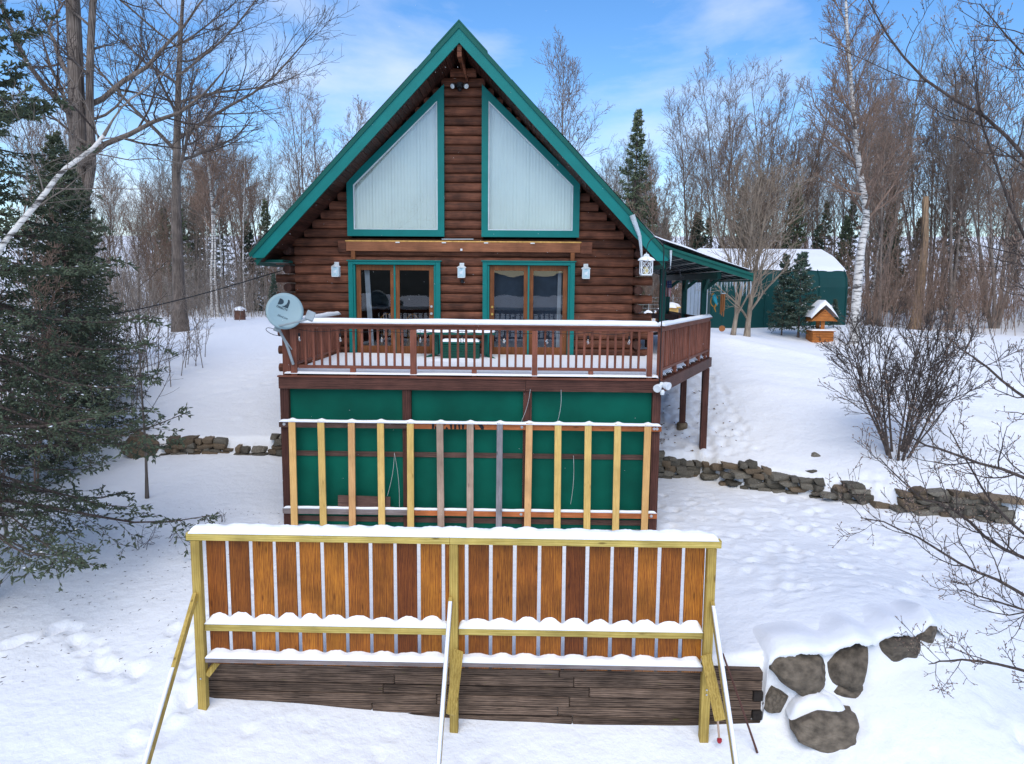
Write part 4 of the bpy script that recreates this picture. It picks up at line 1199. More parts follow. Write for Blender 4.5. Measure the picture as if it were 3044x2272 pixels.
BLD = [((4.95,-9.36,-2.93),(0.43,0.32,0.32),'broad dark boulder at the end of the timber wall',41),
       ((5.58,-9.22,-2.90),(0.33,0.29,0.32),'brown boulder right of the broad dark one',42),
       ((6.16,-9.06,-2.74),(0.36,0.30,0.24),'dark boulder half hidden under snow on the bank',43),
       ((5.13,-9.68,-3.50),(0.41,0.32,0.26),'round brown boulder standing alone with a deep snow cap',44),
       ((6.68,-8.98,-2.65),(0.20,0.18,0.16),'smallest dark rock showing on the snowy bank at right',45),
       ((4.62,-9.54,-3.27),(0.13,0.14,0.20),'small brown rock wedged beside the timber ends',46),
       ((5.40,-9.30,-3.22),(0.36,0.22,0.20),'rock in the shadow beneath the two upper boulders',47)]
for loc,sc,lb_,sd_ in BLD:
    rock(loc, sc, (0.1*math.sin(sd_), 0.12*math.cos(sd_*2), sd_), lb_, sd_)
def snow_dome(loc, sc, label, seed, parent=None):
    n, k = 14, 40
    V = [(0,0,1.0)]
    V = []
    th = np.linspace(0,2*PI,k,endpoint=False)
    for i in range(n):
        u = i/(n-1)
        rr = u*(1+0.10*np.sin(3*th+seed)+0.06*np.sin(5*th+2*seed)+0.03*np.sin(9*th))
        z = (1-u**2.4) + 0.07*np.sin(5*u+2*th+seed) + 0.05*np.sin(9*u+3*th+2*seed) - 0.35*max(0,u-.8)/.2*(1+0.16*np.sin(5*th+seed)+0.08*np.sin(9*th+2*seed))
        V.append(np.stack([rr*np.cos(th)*sc[0], rr*np.sin(th)*sc[1], z*sc[2]],-1))
    V = np.concatenate(V) + np.array(loc)
    idx = np.arange(n*k).reshape(n,k); nx_ = np.roll(idx,-1,1)
    return npobj('snow', V, [np.stack([idx[:-1],nx_[:-1],nx_[1:],idx[1:]],-1).reshape(-1,4)], M['snow'], parent, smooth=True, label=label, cat='snow', kind='stuff')
mxs = np.linspace(4.47, 7.15, 170)
mb = np.interp(mxs, [4.47,4.60,4.93,5.27,5.6,5.9,6.16,6.45,6.7,6.9,7.15], [-2.80,-2.66,-2.60,-2.68,-2.50,-2.60,-2.47,-2.55,-2.42,-2.50,-2.66])
mf_ = np.interp(mxs, [4.47,4.60,4.93,5.24,5.3,5.6,5.88,5.94,6.16,6.45,6.7,6.9,7.15], [-9.60,-9.60,-9.60,-9.50,-9.44,-9.50,-9.40,-9.30,-9.34,-9.20,-9.12,-9.0,-8.85])
ker = np.exp(-(np.arange(-9,10)/4.0)**2); ker /= ker.sum()
sm = lambda a: np.convolve(np.pad(a, 9, mode='edge'), ker, 'valid')
mb = sm(mb) + 0.025*wob(mxs*3, mxs*0, 3, 4); mf_ = sm(mf_) + 0.03*wob(mxs*5, mxs*0, 4, 6)
hem = 0.05 + 0.05*wob(mxs*6, mxs*0+2, 5, 7) + 0.03*wob(mxs*17, mxs*0+2, 5, 8)
rows = [np.stack([mxs, mf_+0.02, mb-0.02-np.clip(hem,0,.2)],-1), np.stack([mxs, mf_-0.015, mb+0.01-np.clip(hem,0,.2)*0.5],-1)]
for v in np.linspace(0.0,1,26):
    yv = mf_ + 0.005 + v*1.0
    zg = ground(mxs, yv)
    top = mb + 0.01 + 0.06*math.sqrt(min(1, v/0.22)) + 0.02*wob(mxs*2, yv*2, 3.1, 9)
    e = np.clip(np.minimum((mxs-4.47)/0.05, (7.15-mxs)/0.45), 0, 1)
    t_ = sst(np.array([(v-0.25)/0.75]))[0]
    rows.append(np.stack([mxs, yv, (top*(1-t_) + (zg-0.015)*t_)*e + (zg-0.02)*(1-e)],-1))
eh = np.clip(np.minimum((mxs-4.47)/0.05, (7.15-mxs)/0.45), 0, 1)
for q in (0,1): rows[q][:,2] = rows[q][:,2]*eh + (ground(mxs, rows[q][:,1])-0.05)*(1-eh)
V = np.stack(rows,0); idx = np.arange(V.shape[0]*V.shape[1]).reshape(V.shape[:2])
npobj('snow', V.reshape(-1,3), [np.stack([idx[:-1,:-1],idx[:-1,1:],idx[1:,1:],idx[1:,:-1]],-1).reshape(-1,4)], M['snow'], smooth=True, label='thick snow mantle over the row of boulders on the bank', cat='snow', kind='stuff')
snow_dome((5.12,-9.60,-3.34),(0.36,0.31,0.19),'deep snow cap on the lone round boulder',4)
# ================================================================== SMALL THINGS ON THE HOUSE
def tree_empty(name, loc, label, cat, group=None): return thing(name, loc, label, cat, group)

# satellite dish on the left deck corner
dish = thing('satellite_dish', (-2.86,-4.36,0.3), 'grey oval satellite dish with logo on the left deck corner', 'satellite dish')
dc = Vector((-2.92,-4.42,1.20))
dn = Vector((0.42,-0.86,0.30)).normalized()          # facing
du = Vector((0,0,1)); du = (du - dn*du.dot(dn)).normalized()
du = (Matrix.Rotation(math.radians(-24),3,dn) @ du); dr_ = du.cross(dn).normalized()*-1
dr_ = dn.cross(du).normalized()*-1
if dr_.x < 0: dr_ = -dr_
m = MB(); k = 40; rings = 7; vs = []
for i in range(rings):
    u = i/(rings-1)
    for j in range(k):
        q = 2*PI*j/k
        vs.append(dc + dr_*(0.335*u*math.cos(q)) + du*(0.35*u*math.sin(q)) + dn*(0.055*u*u))
bo = len(vs)
for j in range(k):
    q = 2*PI*j/k
    vs.append(dc + dr_*(0.30*math.cos(q)) + du*(0.315*math.sin(q)) - dn*(0.035))
fs = [(i*k+j,i*k+(j+1)%k,(i+1)*k+(j+1)%k,(i+1)*k+j) for i in range(rings-1) for j in range(k)]
fs += [((rings-1)*k+j,(rings-1)*k+(j+1)%k,bo+(j+1)%k,bo+j) for j in range(k)] + [tuple(range(bo,bo+k))]
m.poly(vs, fs).build('reflector', M['dish'], dish, smooth=True)
def onDish(x, y, lift=0.004):
    u2 = (x/0.335)**2 + (y/0.35)**2
    return dc + dr_*x + du*y + dn*(0.055*u2 + lift)
def flat_on_dish(polys, name, fine=True):
    m = MB()
    for pl in polys:
        m.poly([onDish(*p) for p in pl], [tuple(range(len(pl)))])
    m.build(name, M['dishdark'], dish)
# logo: a filled half-round "D" and a swoosh
Dp = [(-0.155,0.085),(-0.155,0.195)] + [(-0.155+0.105*math.sin(a)*1.0, 0.115+0.08*math.cos(a)) for a in np.linspace(0.1,PI/2,8)] + [(-0.085,0.10)]
Dp = [(-0.16,0.08),(-0.16,0.20),(-0.12,0.205),(-0.085,0.19),(-0.07,0.16),(-0.075,0.13),(-0.10,0.105)]
Sw = [(-0.085,0.08),(-0.04,0.105),(-0.012,0.15),(-0.008,0.20),(-0.02,0.235),(0.012,0.235),(0.03,0.20),(0.035,0.15),(0.035,0.08)]
flat_on_dish([Dp], 'logo'); 
for i in range(4):
    pass
flat_on_dish([[(-0.085,0.08),(-0.04,0.105),(0.035,0.10),(0.035,0.08)], [(-0.04,0.105),(-0.012,0.15),(0.035,0.15),(0.035,0.10)], [(-0.012,0.15),(-0.008,0.20),(0.03,0.20),(0.035,0.15)], [(-0.008,0.20),(-0.02,0.235),(0.012,0.235),(0.03,0.20)]], 'logo')
def text_obj(txt, size, parent, mat, fn, italic=0.0, bold=0.0):
    cu = bpy.data.curves.new('lettering', 'FONT'); cu.body = txt; cu.size = size; cu.shear = italic; cu.offset = bold
    cu.align_x = 'CENTER'
    to = bpy.data.objects.new('lettering', cu); COL.objects.link(to)
    dg = bpy.context.evaluated_depsgraph_get()
    me = bpy.data.meshes.new_from_object(to.evaluated_get(dg))
    bpy.data.objects.remove(to); bpy.data.curves.remove(cu)
    p = Vector(org(parent))
    for v in me.vertices: v.co = Vector(fn(v.co.x, v.co.y)) - p
    me.name = 'lettering'; me.materials.clear(); me.materials.append(mat)
    o = link(bpy.data.objects.new('lettering', me), parent)
    return o
text_obj('DIRECTV', 0.052, dish, M['dishdark'], lambda x,y: onDish(x-0.06, y+0.028, 0.005), bold=0.0012)
text_obj('SlimLine', 0.058, dish, M['dishdark'], lambda x,y: onDish(x+0.0, y-0.125, 0.005), italic=0.35)
# arm, feed, mast and foot
armb = dc - du*0.30 + dn*0.02; feed = Vector((-2.30,-4.92,1.10))
MB().beam(armb, feed, 0.035, 0.03).build('feed_arm', M['dishgrey'], dish)
fd = (feed - dc).normalized()
MB().obox(feed+Vector((0,0,0.05)), dr_, du, dn, 0.075, 0.085, 0.035, 0.01).build('feed_head', M['dishgrey'], dish)
MB().lathe(feed+Vector((-0.02,0.02,0.06))-dn*0.02, [(0.03,0),(0.045,-0.05),(0.05,-0.08),(0.001,-0.085)], 14, dn).build('feed_horn', M['lampwhite'], dish)
MB().tube([dc-dn*0.04-du*0.12, dc-dn*0.09-du*0.30, Vector((-2.92,-4.37,0.62)), Vector((-2.83,-4.33,0.28)), Vector((-2.82,-4.30,0.22))], 0.026, 10).build('mast', M['dishgrey'], dish)
MB().tube([dc-dn*0.03-du*0.33, Vector((-2.83,-4.34,0.50))], 0.010, 6).build('strut', M['dishgrey'], dish)
MB().obox(dc-dn*0.06-du*0.22, dr_, du, dn, 0.06, 0.16, 0.04).build('bracket', M['dishgrey'], dish)
lp = [Vector((-3.0,-4.40,0.78)) + Vector((-0.14*(1-math.cos(a))/1.0, 0.03*math.sin(a), 0.05*math.sin(a)+0.05*(1-math.cos(a)))) for a in np.linspace(0,2*PI,14)]
MB().tube(lp, 0.006, 5).build('cable', M['black'], dish)

# carriage lanterns on the wall
def wall_lantern(x, label):
    t = thing('wall_lantern', (x,-0.06,2.0), label, 'lantern', 'wall lanterns beside the doors')
    MB().box(x-0.055,x+0.055,-0.085,-0.06,1.98,2.24).build('back_plate', M['lampwhite'], t)
    MB().box(x-0.02,x+0.02,-0.16,-0.086,2.17,2.20).build('arm', M['lampwhite'], t)
    MB().lathe((x,-0.17,2.12),[(0.115,0),(0.11,0.015),(0.04,0.06),(0.03,0.085),(0.001,0.09)],4).build('roof_cap', M['lampwhite'], t)
    MB().box(x-0.085,x+0.085,-0.255,-0.09,1.885,1.905).build('base', M['lampwhite'], t)
    for sx_ in (-1,1):
        for yy in (-0.245,-0.10):
            MB().box(x+sx_*0.08-0.007,x+sx_*0.08+0.007,yy-0.007,yy+0.007,1.906,2.118).build('corner_bar', M['lampwhite'], t)
    MB().box(x-0.072,x+0.072,-0.236,-0.108,1.908,2.115,0).build('glass_box', plain('lantern_glass',(0.45,0.62,0.68),0.2,var=0.15), t)
    # cut-out animal silhouette on the front pane
    MB().prism([(x-0.05,-0.243,1.93),(x-0.035,-0.243,1.99),(x-0.05,-0.243,2.03),(x-0.01,-0.243,2.035),(x+0.02,-0.243,2.06),(x+0.045,-0.243,2.05),(x+0.03,-0.243,2.01),(x+0.035,-0.243,1.93),(x+0.015,-0.243,1.98),(x-0.02,-0.243,1.98)],(0,0.004,0)).build('cutout', M['lampwhite'], t)
wall_lantern(-3.03,'white wall lantern left of the left sliding door')
wall_lantern(-0.03,'white wall lantern between the two sliding doors')
wall_lantern(2.92,'white wall lantern right of the right sliding door')
MB().lathe((-0.02,-0.07,1.80),[(0.001,-0.05),(0.035,-0.05),(0.045,-0.02),(0.05,0)],14,(0,1,0)).build('doorbell', M['black'], None, label='small round black sensor on the logs below the middle lantern', cat='sensor')

# floodlights under the gable
fl = thing('floodlight', (-0.07,-0.1,6.27), 'black twin floodlight with motion sensor high under the gable peak', 'floodlight')
MB().lathe((-0.07,-0.12,6.29),[(0.001,-0.05),(0.07,-0.05),(0.085,0),(0.001,0.01)],16,(0,1,0)).build('base_plate', M['black'], fl)
for sg in (-1,1):
    MB().tube([(-0.07+sg*0.04,-0.17,6.29),(-0.07+sg*0.10,-0.20,6.29),(-0.07+sg*0.13,-0.22,6.27)],0.018,8).build('arm', M['black'], fl)
    ax = Vector((sg*0.45,-0.75,-0.45)).normalized()
    MB().lathe(Vector((-0.07+sg*0.13,-0.20,6.27))-ax*0.05,[(0.03,0),(0.05,0.03),(0.065,0.12)],14,ax).build('lamp_housing', M['black'], fl)
    MB().lathe(Vector((-0.07+sg*0.13,-0.20,6.27))+ax*0.045,[(0.062,0),(0.055,0.025),(0.001,0.035)],14,ax).build('lens', M['lampwhite'], fl)
MB().lathe((-0.07,-0.17,6.20),[(0.001,-0.05),(0.04,-0.045),(0.05,0.0),(0.03,0.05),(0.001,0.05)],12).build('motion_sensor', M['black'], fl)

wf = thing('security_light', (4.02,-4.36,-0.1), 'white twin-head security light on the right deck corner', 'floodlight')
MB().lathe((4.04,-4.36,-0.08),[(0.05,0),(0.05,-0.05),(0.001,-0.05)],14,(0,1,0)).build('base_plate', M['white'], wf)
for cx,cz,ax in ((3.97,-0.13,(-0.5,-0.85,-0.25)),(4.12,-0.09,(0.6,-0.75,-0.15))):
    a = Vector(ax).normalized()
    MB().lathe(Vector((cx,-4.43,cz))-a*0.07,[(0.02,-0.01),(0.05,0.01),(0.065,0.05),(0.075,0.13),(0.07,0.135),(0.001,0.128)],16,a).build('lamp_head', M['white'], wf)
    MB().tube([(4.04,-4.40,-0.08),(cx*0.6+4.04*0.4,-4.41,cz+0.02),Vector((cx,-4.43,cz))-a*0.06],0.02,8).build('arm', M['white'], wf)
MB().lathe((4.05,-4.44,-0.24),[(0.001,-0.02),(0.035,-0.02),(0.045,0.03),(0.03,0.07),(0.001,0.07)],12).build('motion_sensor', M['white'], wf)

# shepherd hook with lantern
sh = thing('shepherd_hook', (4.0,-4.40,-0.1), 'tall thin black shepherd hook pole clamped to the right deck corner', 'hook pole')
MB().tube([(4.0,-4.40,-0.15),(4.0,-4.40,2.36)],0.011,8).build('pole', M['black'], sh)
MB().tube([(4.0-0.155*(1-math.cos(a)),-4.40,2.36+0.23*math.sin(a)) for a in np.linspace(0,PI*0.95,14)]+[(3.685,-4.40,2.33),(3.70,-4.40,2.31)],0.008,6).build('big_hook', M['black'], sh)
MB().tube([(4.0,-4.40,1.75),(4.02,-4.40,1.93)]+[(4.165-0.145*math.cos(a),-4.40,1.93+0.15*math.sin(a)) for a in np.linspace(0.2,PI,12)]+[(4.31,-4.40,1.88),(4.35,-4.40,1.87),(4.37,-4.40,1.91)],0.008,6).build('small_hook', M['black'], sh)
ln = thing('hanging_lantern', (3.69,-4.40,1.93), 'white lattice lantern with candle hanging from the shepherd hook', 'lantern')
bx,by,bz,hw,hh = 3.69,-4.40,1.93,0.098,0.25
MB().box(bx-hw,bx+hw,by-hw,by+hw,bz-0.015,bz+0.01).build('base', M['white'], ln)
MB().lathe((bx,by,bz+hh),[(0.155,0),(0.15,0.015),(0.10,0.05),(0.055,0.075),(0.05,0.10),(0.03,0.12),(0.001,0.125)],4).build('roof', M['white'], ln)
MB().tube([(bx,by,bz+hh+0.12),(bx,by,bz+hh+0.15)],0.008,6).build('ring', M['white'], ln)
for sx_ in (-1,1):
    for sy_ in (-1,1):
        MB().box(bx+sx_*hw-0.009,bx+sx_*hw+0.009,by+sy_*hw-0.009,by+sy_*hw+0.009,bz+0.011,bz+hh).build('corner_bar', M['white'], ln)
for sy_ in (-1,1):
    for (a,b,c,d) in ((-1,0,1,1),(-1,1,1,0),(-1,0.5,0,1),(0,1,1,0.5),(-1,0.5,0,0),(0,0,1,0.5)):
        MB().beam((bx+a*hw*.9,by+sy_*hw,bz+0.01+b*(hh-0.02)),(bx+c*hw*.9,by+sy_*hw,bz+0.01+d*(hh-0.02)),0.008,0.010,b=0).build('lattice_bar', M['white'], ln)
MB().lathe((bx,by,bz+0.012),[(0.042,0),(0.042,0.12),(0.001,0.118)],14).build('candle', plain('cream_candle',(0.75,0.62,0.30),0.6), ln)
snow_dome((bx,by,bz+hh+0.02),(0.15,0.15,0.055),'snow cap on the hanging lantern',9)

# string lights under the front rail
sl = thing('string_lights', (0.4,-4.22,0.85), 'black string light cable with clear bulbs under the front deck rail', 'string lights')
bxs = [-2.71,-1.94,-1.16,-0.44,0.34,1.12,1.92,2.68,3.44]
wp = []
for i in range(len(bxs)-1):
    for t in np.linspace(0,1,9)[:-1]:
        wp.append((bxs[i]+(bxs[i+1]-bxs[i])*t, -4.25, 0.865-0.035*math.sin(PI*t)))
wp.append((bxs[-1],-4.25,0.865))
MB().tube(wp,0.006,5).build('cable', M['black'], sl)
sk = MB().lathe((0,0,0),[(0.02,0),(0.02,-0.055),(0.016,-0.06)],10); skm = bpy.data.meshes.new('socket'); skm.from_pydata(sk.v,[],sk.f); skm.materials.append(M['black'])
bl_ = MB().lathe((0,0,0),[(0.014,0),(0.03,-0.035),(0.033,-0.06),(0.022,-0.085),(0.001,-0.095)],12); blm = bpy.data.meshes.new('bulb'); blm.from_pydata(bl_.v,[],bl_.f); blm.materials.append(M['bulb'])
for x in bxs:
    put('socket', skm, sl, (x,-4.25,0.80)); put('bulb', blm, sl, (x,-4.25,0.74))
    MB().tube([(x,-4.25,0.865),(x,-4.25,0.80)],0.004,5).build('drop_wire', M['black'], sl)

# folding table and deck box by the wall
tb = thing('patio_table', (-0.1,-0.9,0.0), 'green patio table with snow on its top, between the sliding doors', 'table')
MB().box(-1.01,0.81,-1.25,-0.55,0.60,0.645).build('table_top', M['tablegreen'], tb)
for x,sg in ((-0.55,-1),(0.58,1)):
    MB().box(x-0.055,x+0.055,-0.96,-0.84,0.12,0.598).build('leg', M['tablegreen'], tb)
    MB().beam((x,-0.9,0.14),(x+sg*0.28,-1.28,0.03),0.05,0.06).build('foot', M['tablegreen'], tb)
    MB().beam((x,-0.9,0.14),(x+sg*0.16,-0.5,0.03),0.05,0.06).build('foot', M['tablegreen'], tb)
snow_sheet('snow', lambda X,Y: np.minimum.reduce([X+1.0,0.80-X,Y+1.24,-0.56-Y]), -1.0,0.80,-1.24,-0.56,0.647,0.07,'snow on the green patio table',60,24,5,0.008,3)
bxo = thing('deck_box', (0.03,-1.45,0.0), 'dark green ribbed deck box under the patio table', 'deck box')
MB().box(-0.40,0.47,-1.38,-0.95,0.03,0.40,0.02).build('body', M['boxgreen'], bxo)
for j in range(6):
    MB().box(-0.395,0.465,-1.395,-1.381,0.07+j*0.055,0.115+j*0.055,0.006).build('rib', M['boxgreen'], bxo)
MB().box(-0.42,0.49,-1.41,-0.93,0.402,0.45,0.015).build('lid', M['tablegreen'], bxo)
snow_sheet('snow', lambda X,Y: np.minimum.reduce([X+0.40,0.47-X,Y+1.39,-0.95-Y]), -0.40,0.47,-1.39,-0.95,0.452,0.06,'snow on the lid of the green deck box',40,24,6,0.005,3)
# drift in front of the box
snow_dome((0.05,-1.85,0.02),(0.85,0.5,0.10),'low drift in front of the deck box',12)

# dining set behind the left door
def dchair(x, y, rz_, label):
    t = thing('dining_chair', (x,y,0.0), label, 'chair', 'dining chairs behind the glass')
    def P(a,b,c):
        ca, sa = math.cos(rz_), math.sin(rz_)
        return (x+a*ca-b*sa, y+a*sa+b*ca, c)
    MB().lathe((x,y,0.44),[(0.20,0),(0.21,0.02),(0.20,0.035),(0.001,0.035)],18).build('seat', M['chairwood'], t)
    for a in (-1,1):
        for b in (-1,1):
            MB().tube([P(a*.13,b*.13,0.44),P(a*.19,b*.19,0.0)],[.017,.013],7).build('leg', M['chairwood'], t)
    hp = [P(0.19*math.cos(q), 0.17, 0.47+0.50*math.sin(q)**0.7) for q in np.linspace(0.001,PI-0.001,14)]
    MB().tube(hp,0.013,7).build('back_hoop', M['chairwood'], t)
    for j in range(5):
        q = (j-2)*0.06
        MB().tube([P(q,0.16,0.47),P(q*1.3,0.17,0.47+0.50*max(0.2,1-(q/0.19)**2)**0.35)],0.007,5).build('spindle', M['chairwood'], t)
dchair(-2.05,1.1,0.3,'golden spindle-back dining chair behind the left door, leftmost')
dchair(-1.35,1.2,2.9,'golden spindle-back dining chair behind the left door beside the table')
dt = thing('dining_table', (-1.6,1.9,0.0), 'wooden dining table inside behind the left sliding door', 'table')
MB().lathe((-1.6,1.9,0.71),[(0.60,0),(0.60,0.03),(0.001,0.03)],28).build('top', M['chairwood'], dt)
MB().lathe((-1.6,1.9,0.0),[(0.25,0),(0.06,0.08),(0.06,0.70)],14).build('pedestal', M['chairwood'], dt)

# icicles
def icicle(pts, r0, label, group=None):
    n = len(pts); o = MB().tube(pts, [r0*(1-i/(n-0.7))+0.003 for i in range(n)], 7).build('icicle', M['ice'], None, smooth=True)
    return tag(o, label, 'icicle', group)
icicle([(3.84,-1.16,3.28),(3.93,-1.17,3.05),(4.02,-1.17,2.82),(4.06,-1.17,2.55),(4.08,-1.17,2.32),(4.08,-1.17,2.16)],0.065,'long bent icicle hanging from the right roof edge above the lantern')
icicle([(4.72,-1.17,2.52),(4.725,-1.17,2.30),(4.72,-1.17,2.10)],0.028,'short icicle where the porch roof joins the cabin roof')
r_ = random.Random(5)
for i in range(26):
    yq = OV+0.12 + i*0.30 + r_.uniform(-.08,.08); xq = 6.58
    ln_ = r_.uniform(0.08,0.36)
    icicle([(xq,yq,PZ1-0.02),(xq+0.004,yq,PZ1-0.02-ln_*0.5),(xq,yq,PZ1-0.02-ln_)],0.016,'small icicle hanging from the porch gutter','icicles along the porch gutter')

# porch ornaments
wc = thing('wind_chime', (6.26,0.2,1.55), 'copper tube wind chime with round sail hanging under the porch eave', 'wind chime')
MB().tube([(6.26,0.2,1.86),(6.26,0.2,1.58)],0.004,4).build('cord', M['black'], wc)
MB().lathe((6.26,0.2,1.56),[(0.06,0),(0.06,0.02),(0.001,0.02)],14).build('top_disc', M['white'], wc)
cop = plain('copper_tube',(0.42,0.16,0.06),0.35,metal=0.6)
for j in range(6):
    q = 2*PI*j/6
    MB().tube([(6.26+0.045*math.cos(q),0.2+0.045*math.sin(q),1.55),(6.26+0.045*math.cos(q),0.2+0.045*math.sin(q),1.16-0.03*j)],0.013,7).build('chime_tube', cop, wc)
MB().tube([(6.26,0.2,1.56),(6.26,0.2,0.80)],0.003,4).build('cord', M['black'], wc)
MB().lathe((6.27,0.195,0.72),[(0.001,0),(0.075,0.0),(0.075,0.012),(0.001,0.012)],16,(0.2,1,0)).build('sail', cop, wc)
bo_ = thing('bird_ornament', (6.05,0.2,1.4), 'colourful hanging glass bird ornament on a ring beside the porch post', 'ornament')
org_ = plain('amber_glass',(0.50,0.22,0.03),0.3); blu = plain('turquoise_glass',(0.03,0.35,0.42),0.3)
MB().tube([(6.05,0.2,1.86),(6.05,0.2,1.62)],0.003,4).build('cord', M['black'], bo_)
MB().tube([(6.06+0.09*math.cos(a),0.2,1.38+0.13*math.sin(a)) for a in np.linspace(0.5,2*PI-0.3,20)],0.012,6).build('ring', org_, bo_)
MB().tube([(6.02,0.18,1.56),(6.04,0.18,1.52),(6.06,0.18,1.44),(6.09,0.18,1.36),(6.13,0.18,1.28)],[0.02,0.045,0.055,0.04,0.012],9).build('body', blu, bo_, smooth=True)
MB().tube([(6.03,0.18,1.55),(6.0,0.17,1.54),(5.97,0.17,1.51)],[0.03,0.022,0.004],8).build('beak', org_, bo_)
MB().tube([(6.10,0.18,1.32),(6.06,0.18,1.22),(6.10,0.18,1.12)],[0.02,0.02,0.008],7).build('tail', org_, bo_)
fg = thing('flag', (5.72,5.4,1.9), 'striped flag with star canton hanging upright under the porch', 'flag')
for j in range(13):
    xa = 5.60 + 0.30*j/13
    m_ = M['white'] if j % 2 else plain('flag_red',(0.42,0.03,0.06),0.7)
    MB().poly([(xa,5.0+0.02*math.sin(j*1.1),1.90),(xa+0.0235,5.0+0.02*math.sin(j*1.1+1.1),1.90),(xa+0.0235,5.0+0.03*math.sin(j*1.1+1.1),1.42),(xa,5.0+0.03*math.sin(j*1.1),1.42)],[(0,1,2,3)]).build('stripe', m_, fg)
MB().poly([(5.76,4.965,1.90),(5.91,4.965,1.90),(5.91,4.965,1.68),(5.76,4.965,1.68)],[(0,1,2,3)]).build('canton', plain('flag_blue',(0.02,0.04,0.16),0.7), fg)
for a in range(3):
    for b in range(4):
        MB().lathe((5.785+0.05*a,4.963,1.71+0.05*b),[(0.009,0),(0.001,-0.001)],5,(0,1,0)).build('star', M['white'], fg)
bn = thing('porch_bench', (5.3,2.6,0.0), 'dark wooden bench back on the porch behind the slanting rail', 'bench')
MB().beam((4.75,2.2,0.95),(5.75,3.0,0.88),0.04,0.14).build('back_rail', M['sof'], bn)
MB().beam((4.75,2.2,0.75),(5.75,3.0,0.70),0.04,0.10).build('back_rail', M['sof'], bn)
MB().beam((4.70,2.6,0.42),(5.60,3.3,0.42),0.40,0.05).build('seat', M['sof'], bn)
for x,y in ((4.76,2.24),(5.72,2.98),(4.6,2.75),(5.45,3.4)):
    MB().box(x-0.03,x+0.03,y-0.03,y+0.03,0.0,0.9 if y<3 and x!=4.6 else 0.42).build('leg', M['sof'], bn)
st_ = thing('plant_stand', (4.75,-1.3,0.0), 'small yellow wooden stand on the deck behind the right end of the rail', 'stand')
for x in (4.55,4.62):
    MB().beam((x,-1.3,0.02),(x+0.03,-1.28,0.62),0.04,0.04,up=(0,1,0)).build('leg', M['slat'], st_)
MB().box(4.50,4.72,-1.45,-1.15,0.60,0.64).build('shelf', M['slat'], st_)

# long rod and shovel leaning by the right brace
rd = MB().tube([(3.93,-9.70,-2.62),(4.12,-9.85,-3.15),(4.31,-9.98,-3.70)],[0.012,0.012,0.014],7).build('rod', plain('rusty_rod',(0.10,0.045,0.035),0.7,var=0.4))
tag(rd,'rusty metal rod leaning at the right end of the fence','rod')
shv = thing('wooden_pole', (3.87,-9.9,-3.6), 'thin wooden pole with a red tip standing by the right fence post', 'pole')
MB().tube([(3.83,-9.78,-2.95),(3.875,-9.92,-3.58)],0.013,7).build('shaft', M['slatgrey'], shv)
MB().lathe((3.876,-9.925,-3.62),[(0.02,0),(0.03,0.02),(0.028,0.05),(0.014,0.06)],10).build('tip', plain('red_plastic',(0.35,0.02,0.03),0.4), shv)

# ================================================================== SHED, WELL, YARD
shd = thing('shelter_shed', (12.0,16.8,0.0), 'long dark green fabric shelter with snowy roof beyond the driveway', 'shed')
def shed_prof(yc):
    return [(-3.0,-0.6),(-3.0,1.75),(-2.92,2.15),(-2.65,2.45),(-1.4,3.0),(0.0,3.38),(1.4,3.0),(2.65,2.45),(2.92,2.15),(3.0,1.75),(3.0,-0.6)]
SX0, SX1, SYC = 9.25, 14.95, 17.0
pf = shed_prof(0)
MB().prism([(SX0,SYC+a,b) for a,b in pf], (SX1-SX0,0,0)).build('cover', M['shed'], shd, smooth=False)
for xq in np.linspace(SX0+0.05,SX1-0.05,6):
    MB().tube([(xq,SYC+a*1.004,b*1.004) for a,b in pf],0.025,6).build('hoop', M['shed'], shd)
MB().box(SX0-0.03,SX0-0.005,SYC-2.5,SYC+2.5,-0.4,2.3).build('end_door', M['sheddoor'], shd)
for yq in (-1.6,-0.8,0.0,0.8,1.6):
    MB().box(SX0-0.05,SX0-0.031,SYC+yq-0.03,SYC+yq+0.03,-0.4,2.3).build('door_batten', M['dishgrey'], shd)
MB().beam((SX0-0.06,SYC-2.3,1.4),(SX0-0.06,SYC-1.7,0.2),0.02,0.06).build('door_brace', M['dishgrey'], shd)
MB().prism([(14.25,SYC-3.012,0.92),(14.48,SYC-3.012,0.92),(14.43,SYC-3.012,0.99),(14.365,SYC-3.012,1.04),(14.30,SYC-3.012,0.99)],(0,0.006,0)).build('maker_mark', M['white'], shd)
U_, Vv = np.meshgrid(np.linspace(SX0-0.02,SX1+0.02,90), np.linspace(-2.95,2.95,46))
pa = np.array(pf[2:9]); roofz = np.interp(Vv, pa[:,0], pa[:,1])
lo = -2.72 + 0.18*wob(U_,U_*0,1.6,2) + 0.10*wob(U_,U_*0,6,1)
hgt = 0.10*np.sqrt(np.clip((Vv-lo)/0.25,0,1))*np.sqrt(np.clip((2.8-Vv)/0.2,0,1))*np.sqrt(np.clip(np.minimum(U_-SX0+0.03,SX1+0.03-U_)/0.12,0,1))*(1+0.2*wob(U_,Vv,2,4))
idx = np.arange(U_.size).reshape(U_.shape)
fc = np.stack([idx[:-1,:-1],idx[:-1,1:],idx[1:,1:],idx[1:,:-1]],-1).reshape(-1,4)
ok = (Vv-lo).ravel() > -0.03
fc = fc[ok[fc].all(1)]
npobj('snow', np.stack([U_.ravel(),(SYC+Vv).ravel(),(roofz+hgt+0.01).ravel()],-1), [fc], M['snow'], smooth=True, label='thick snow on the roof of the green shelter', cat='snow', kind='stuff')

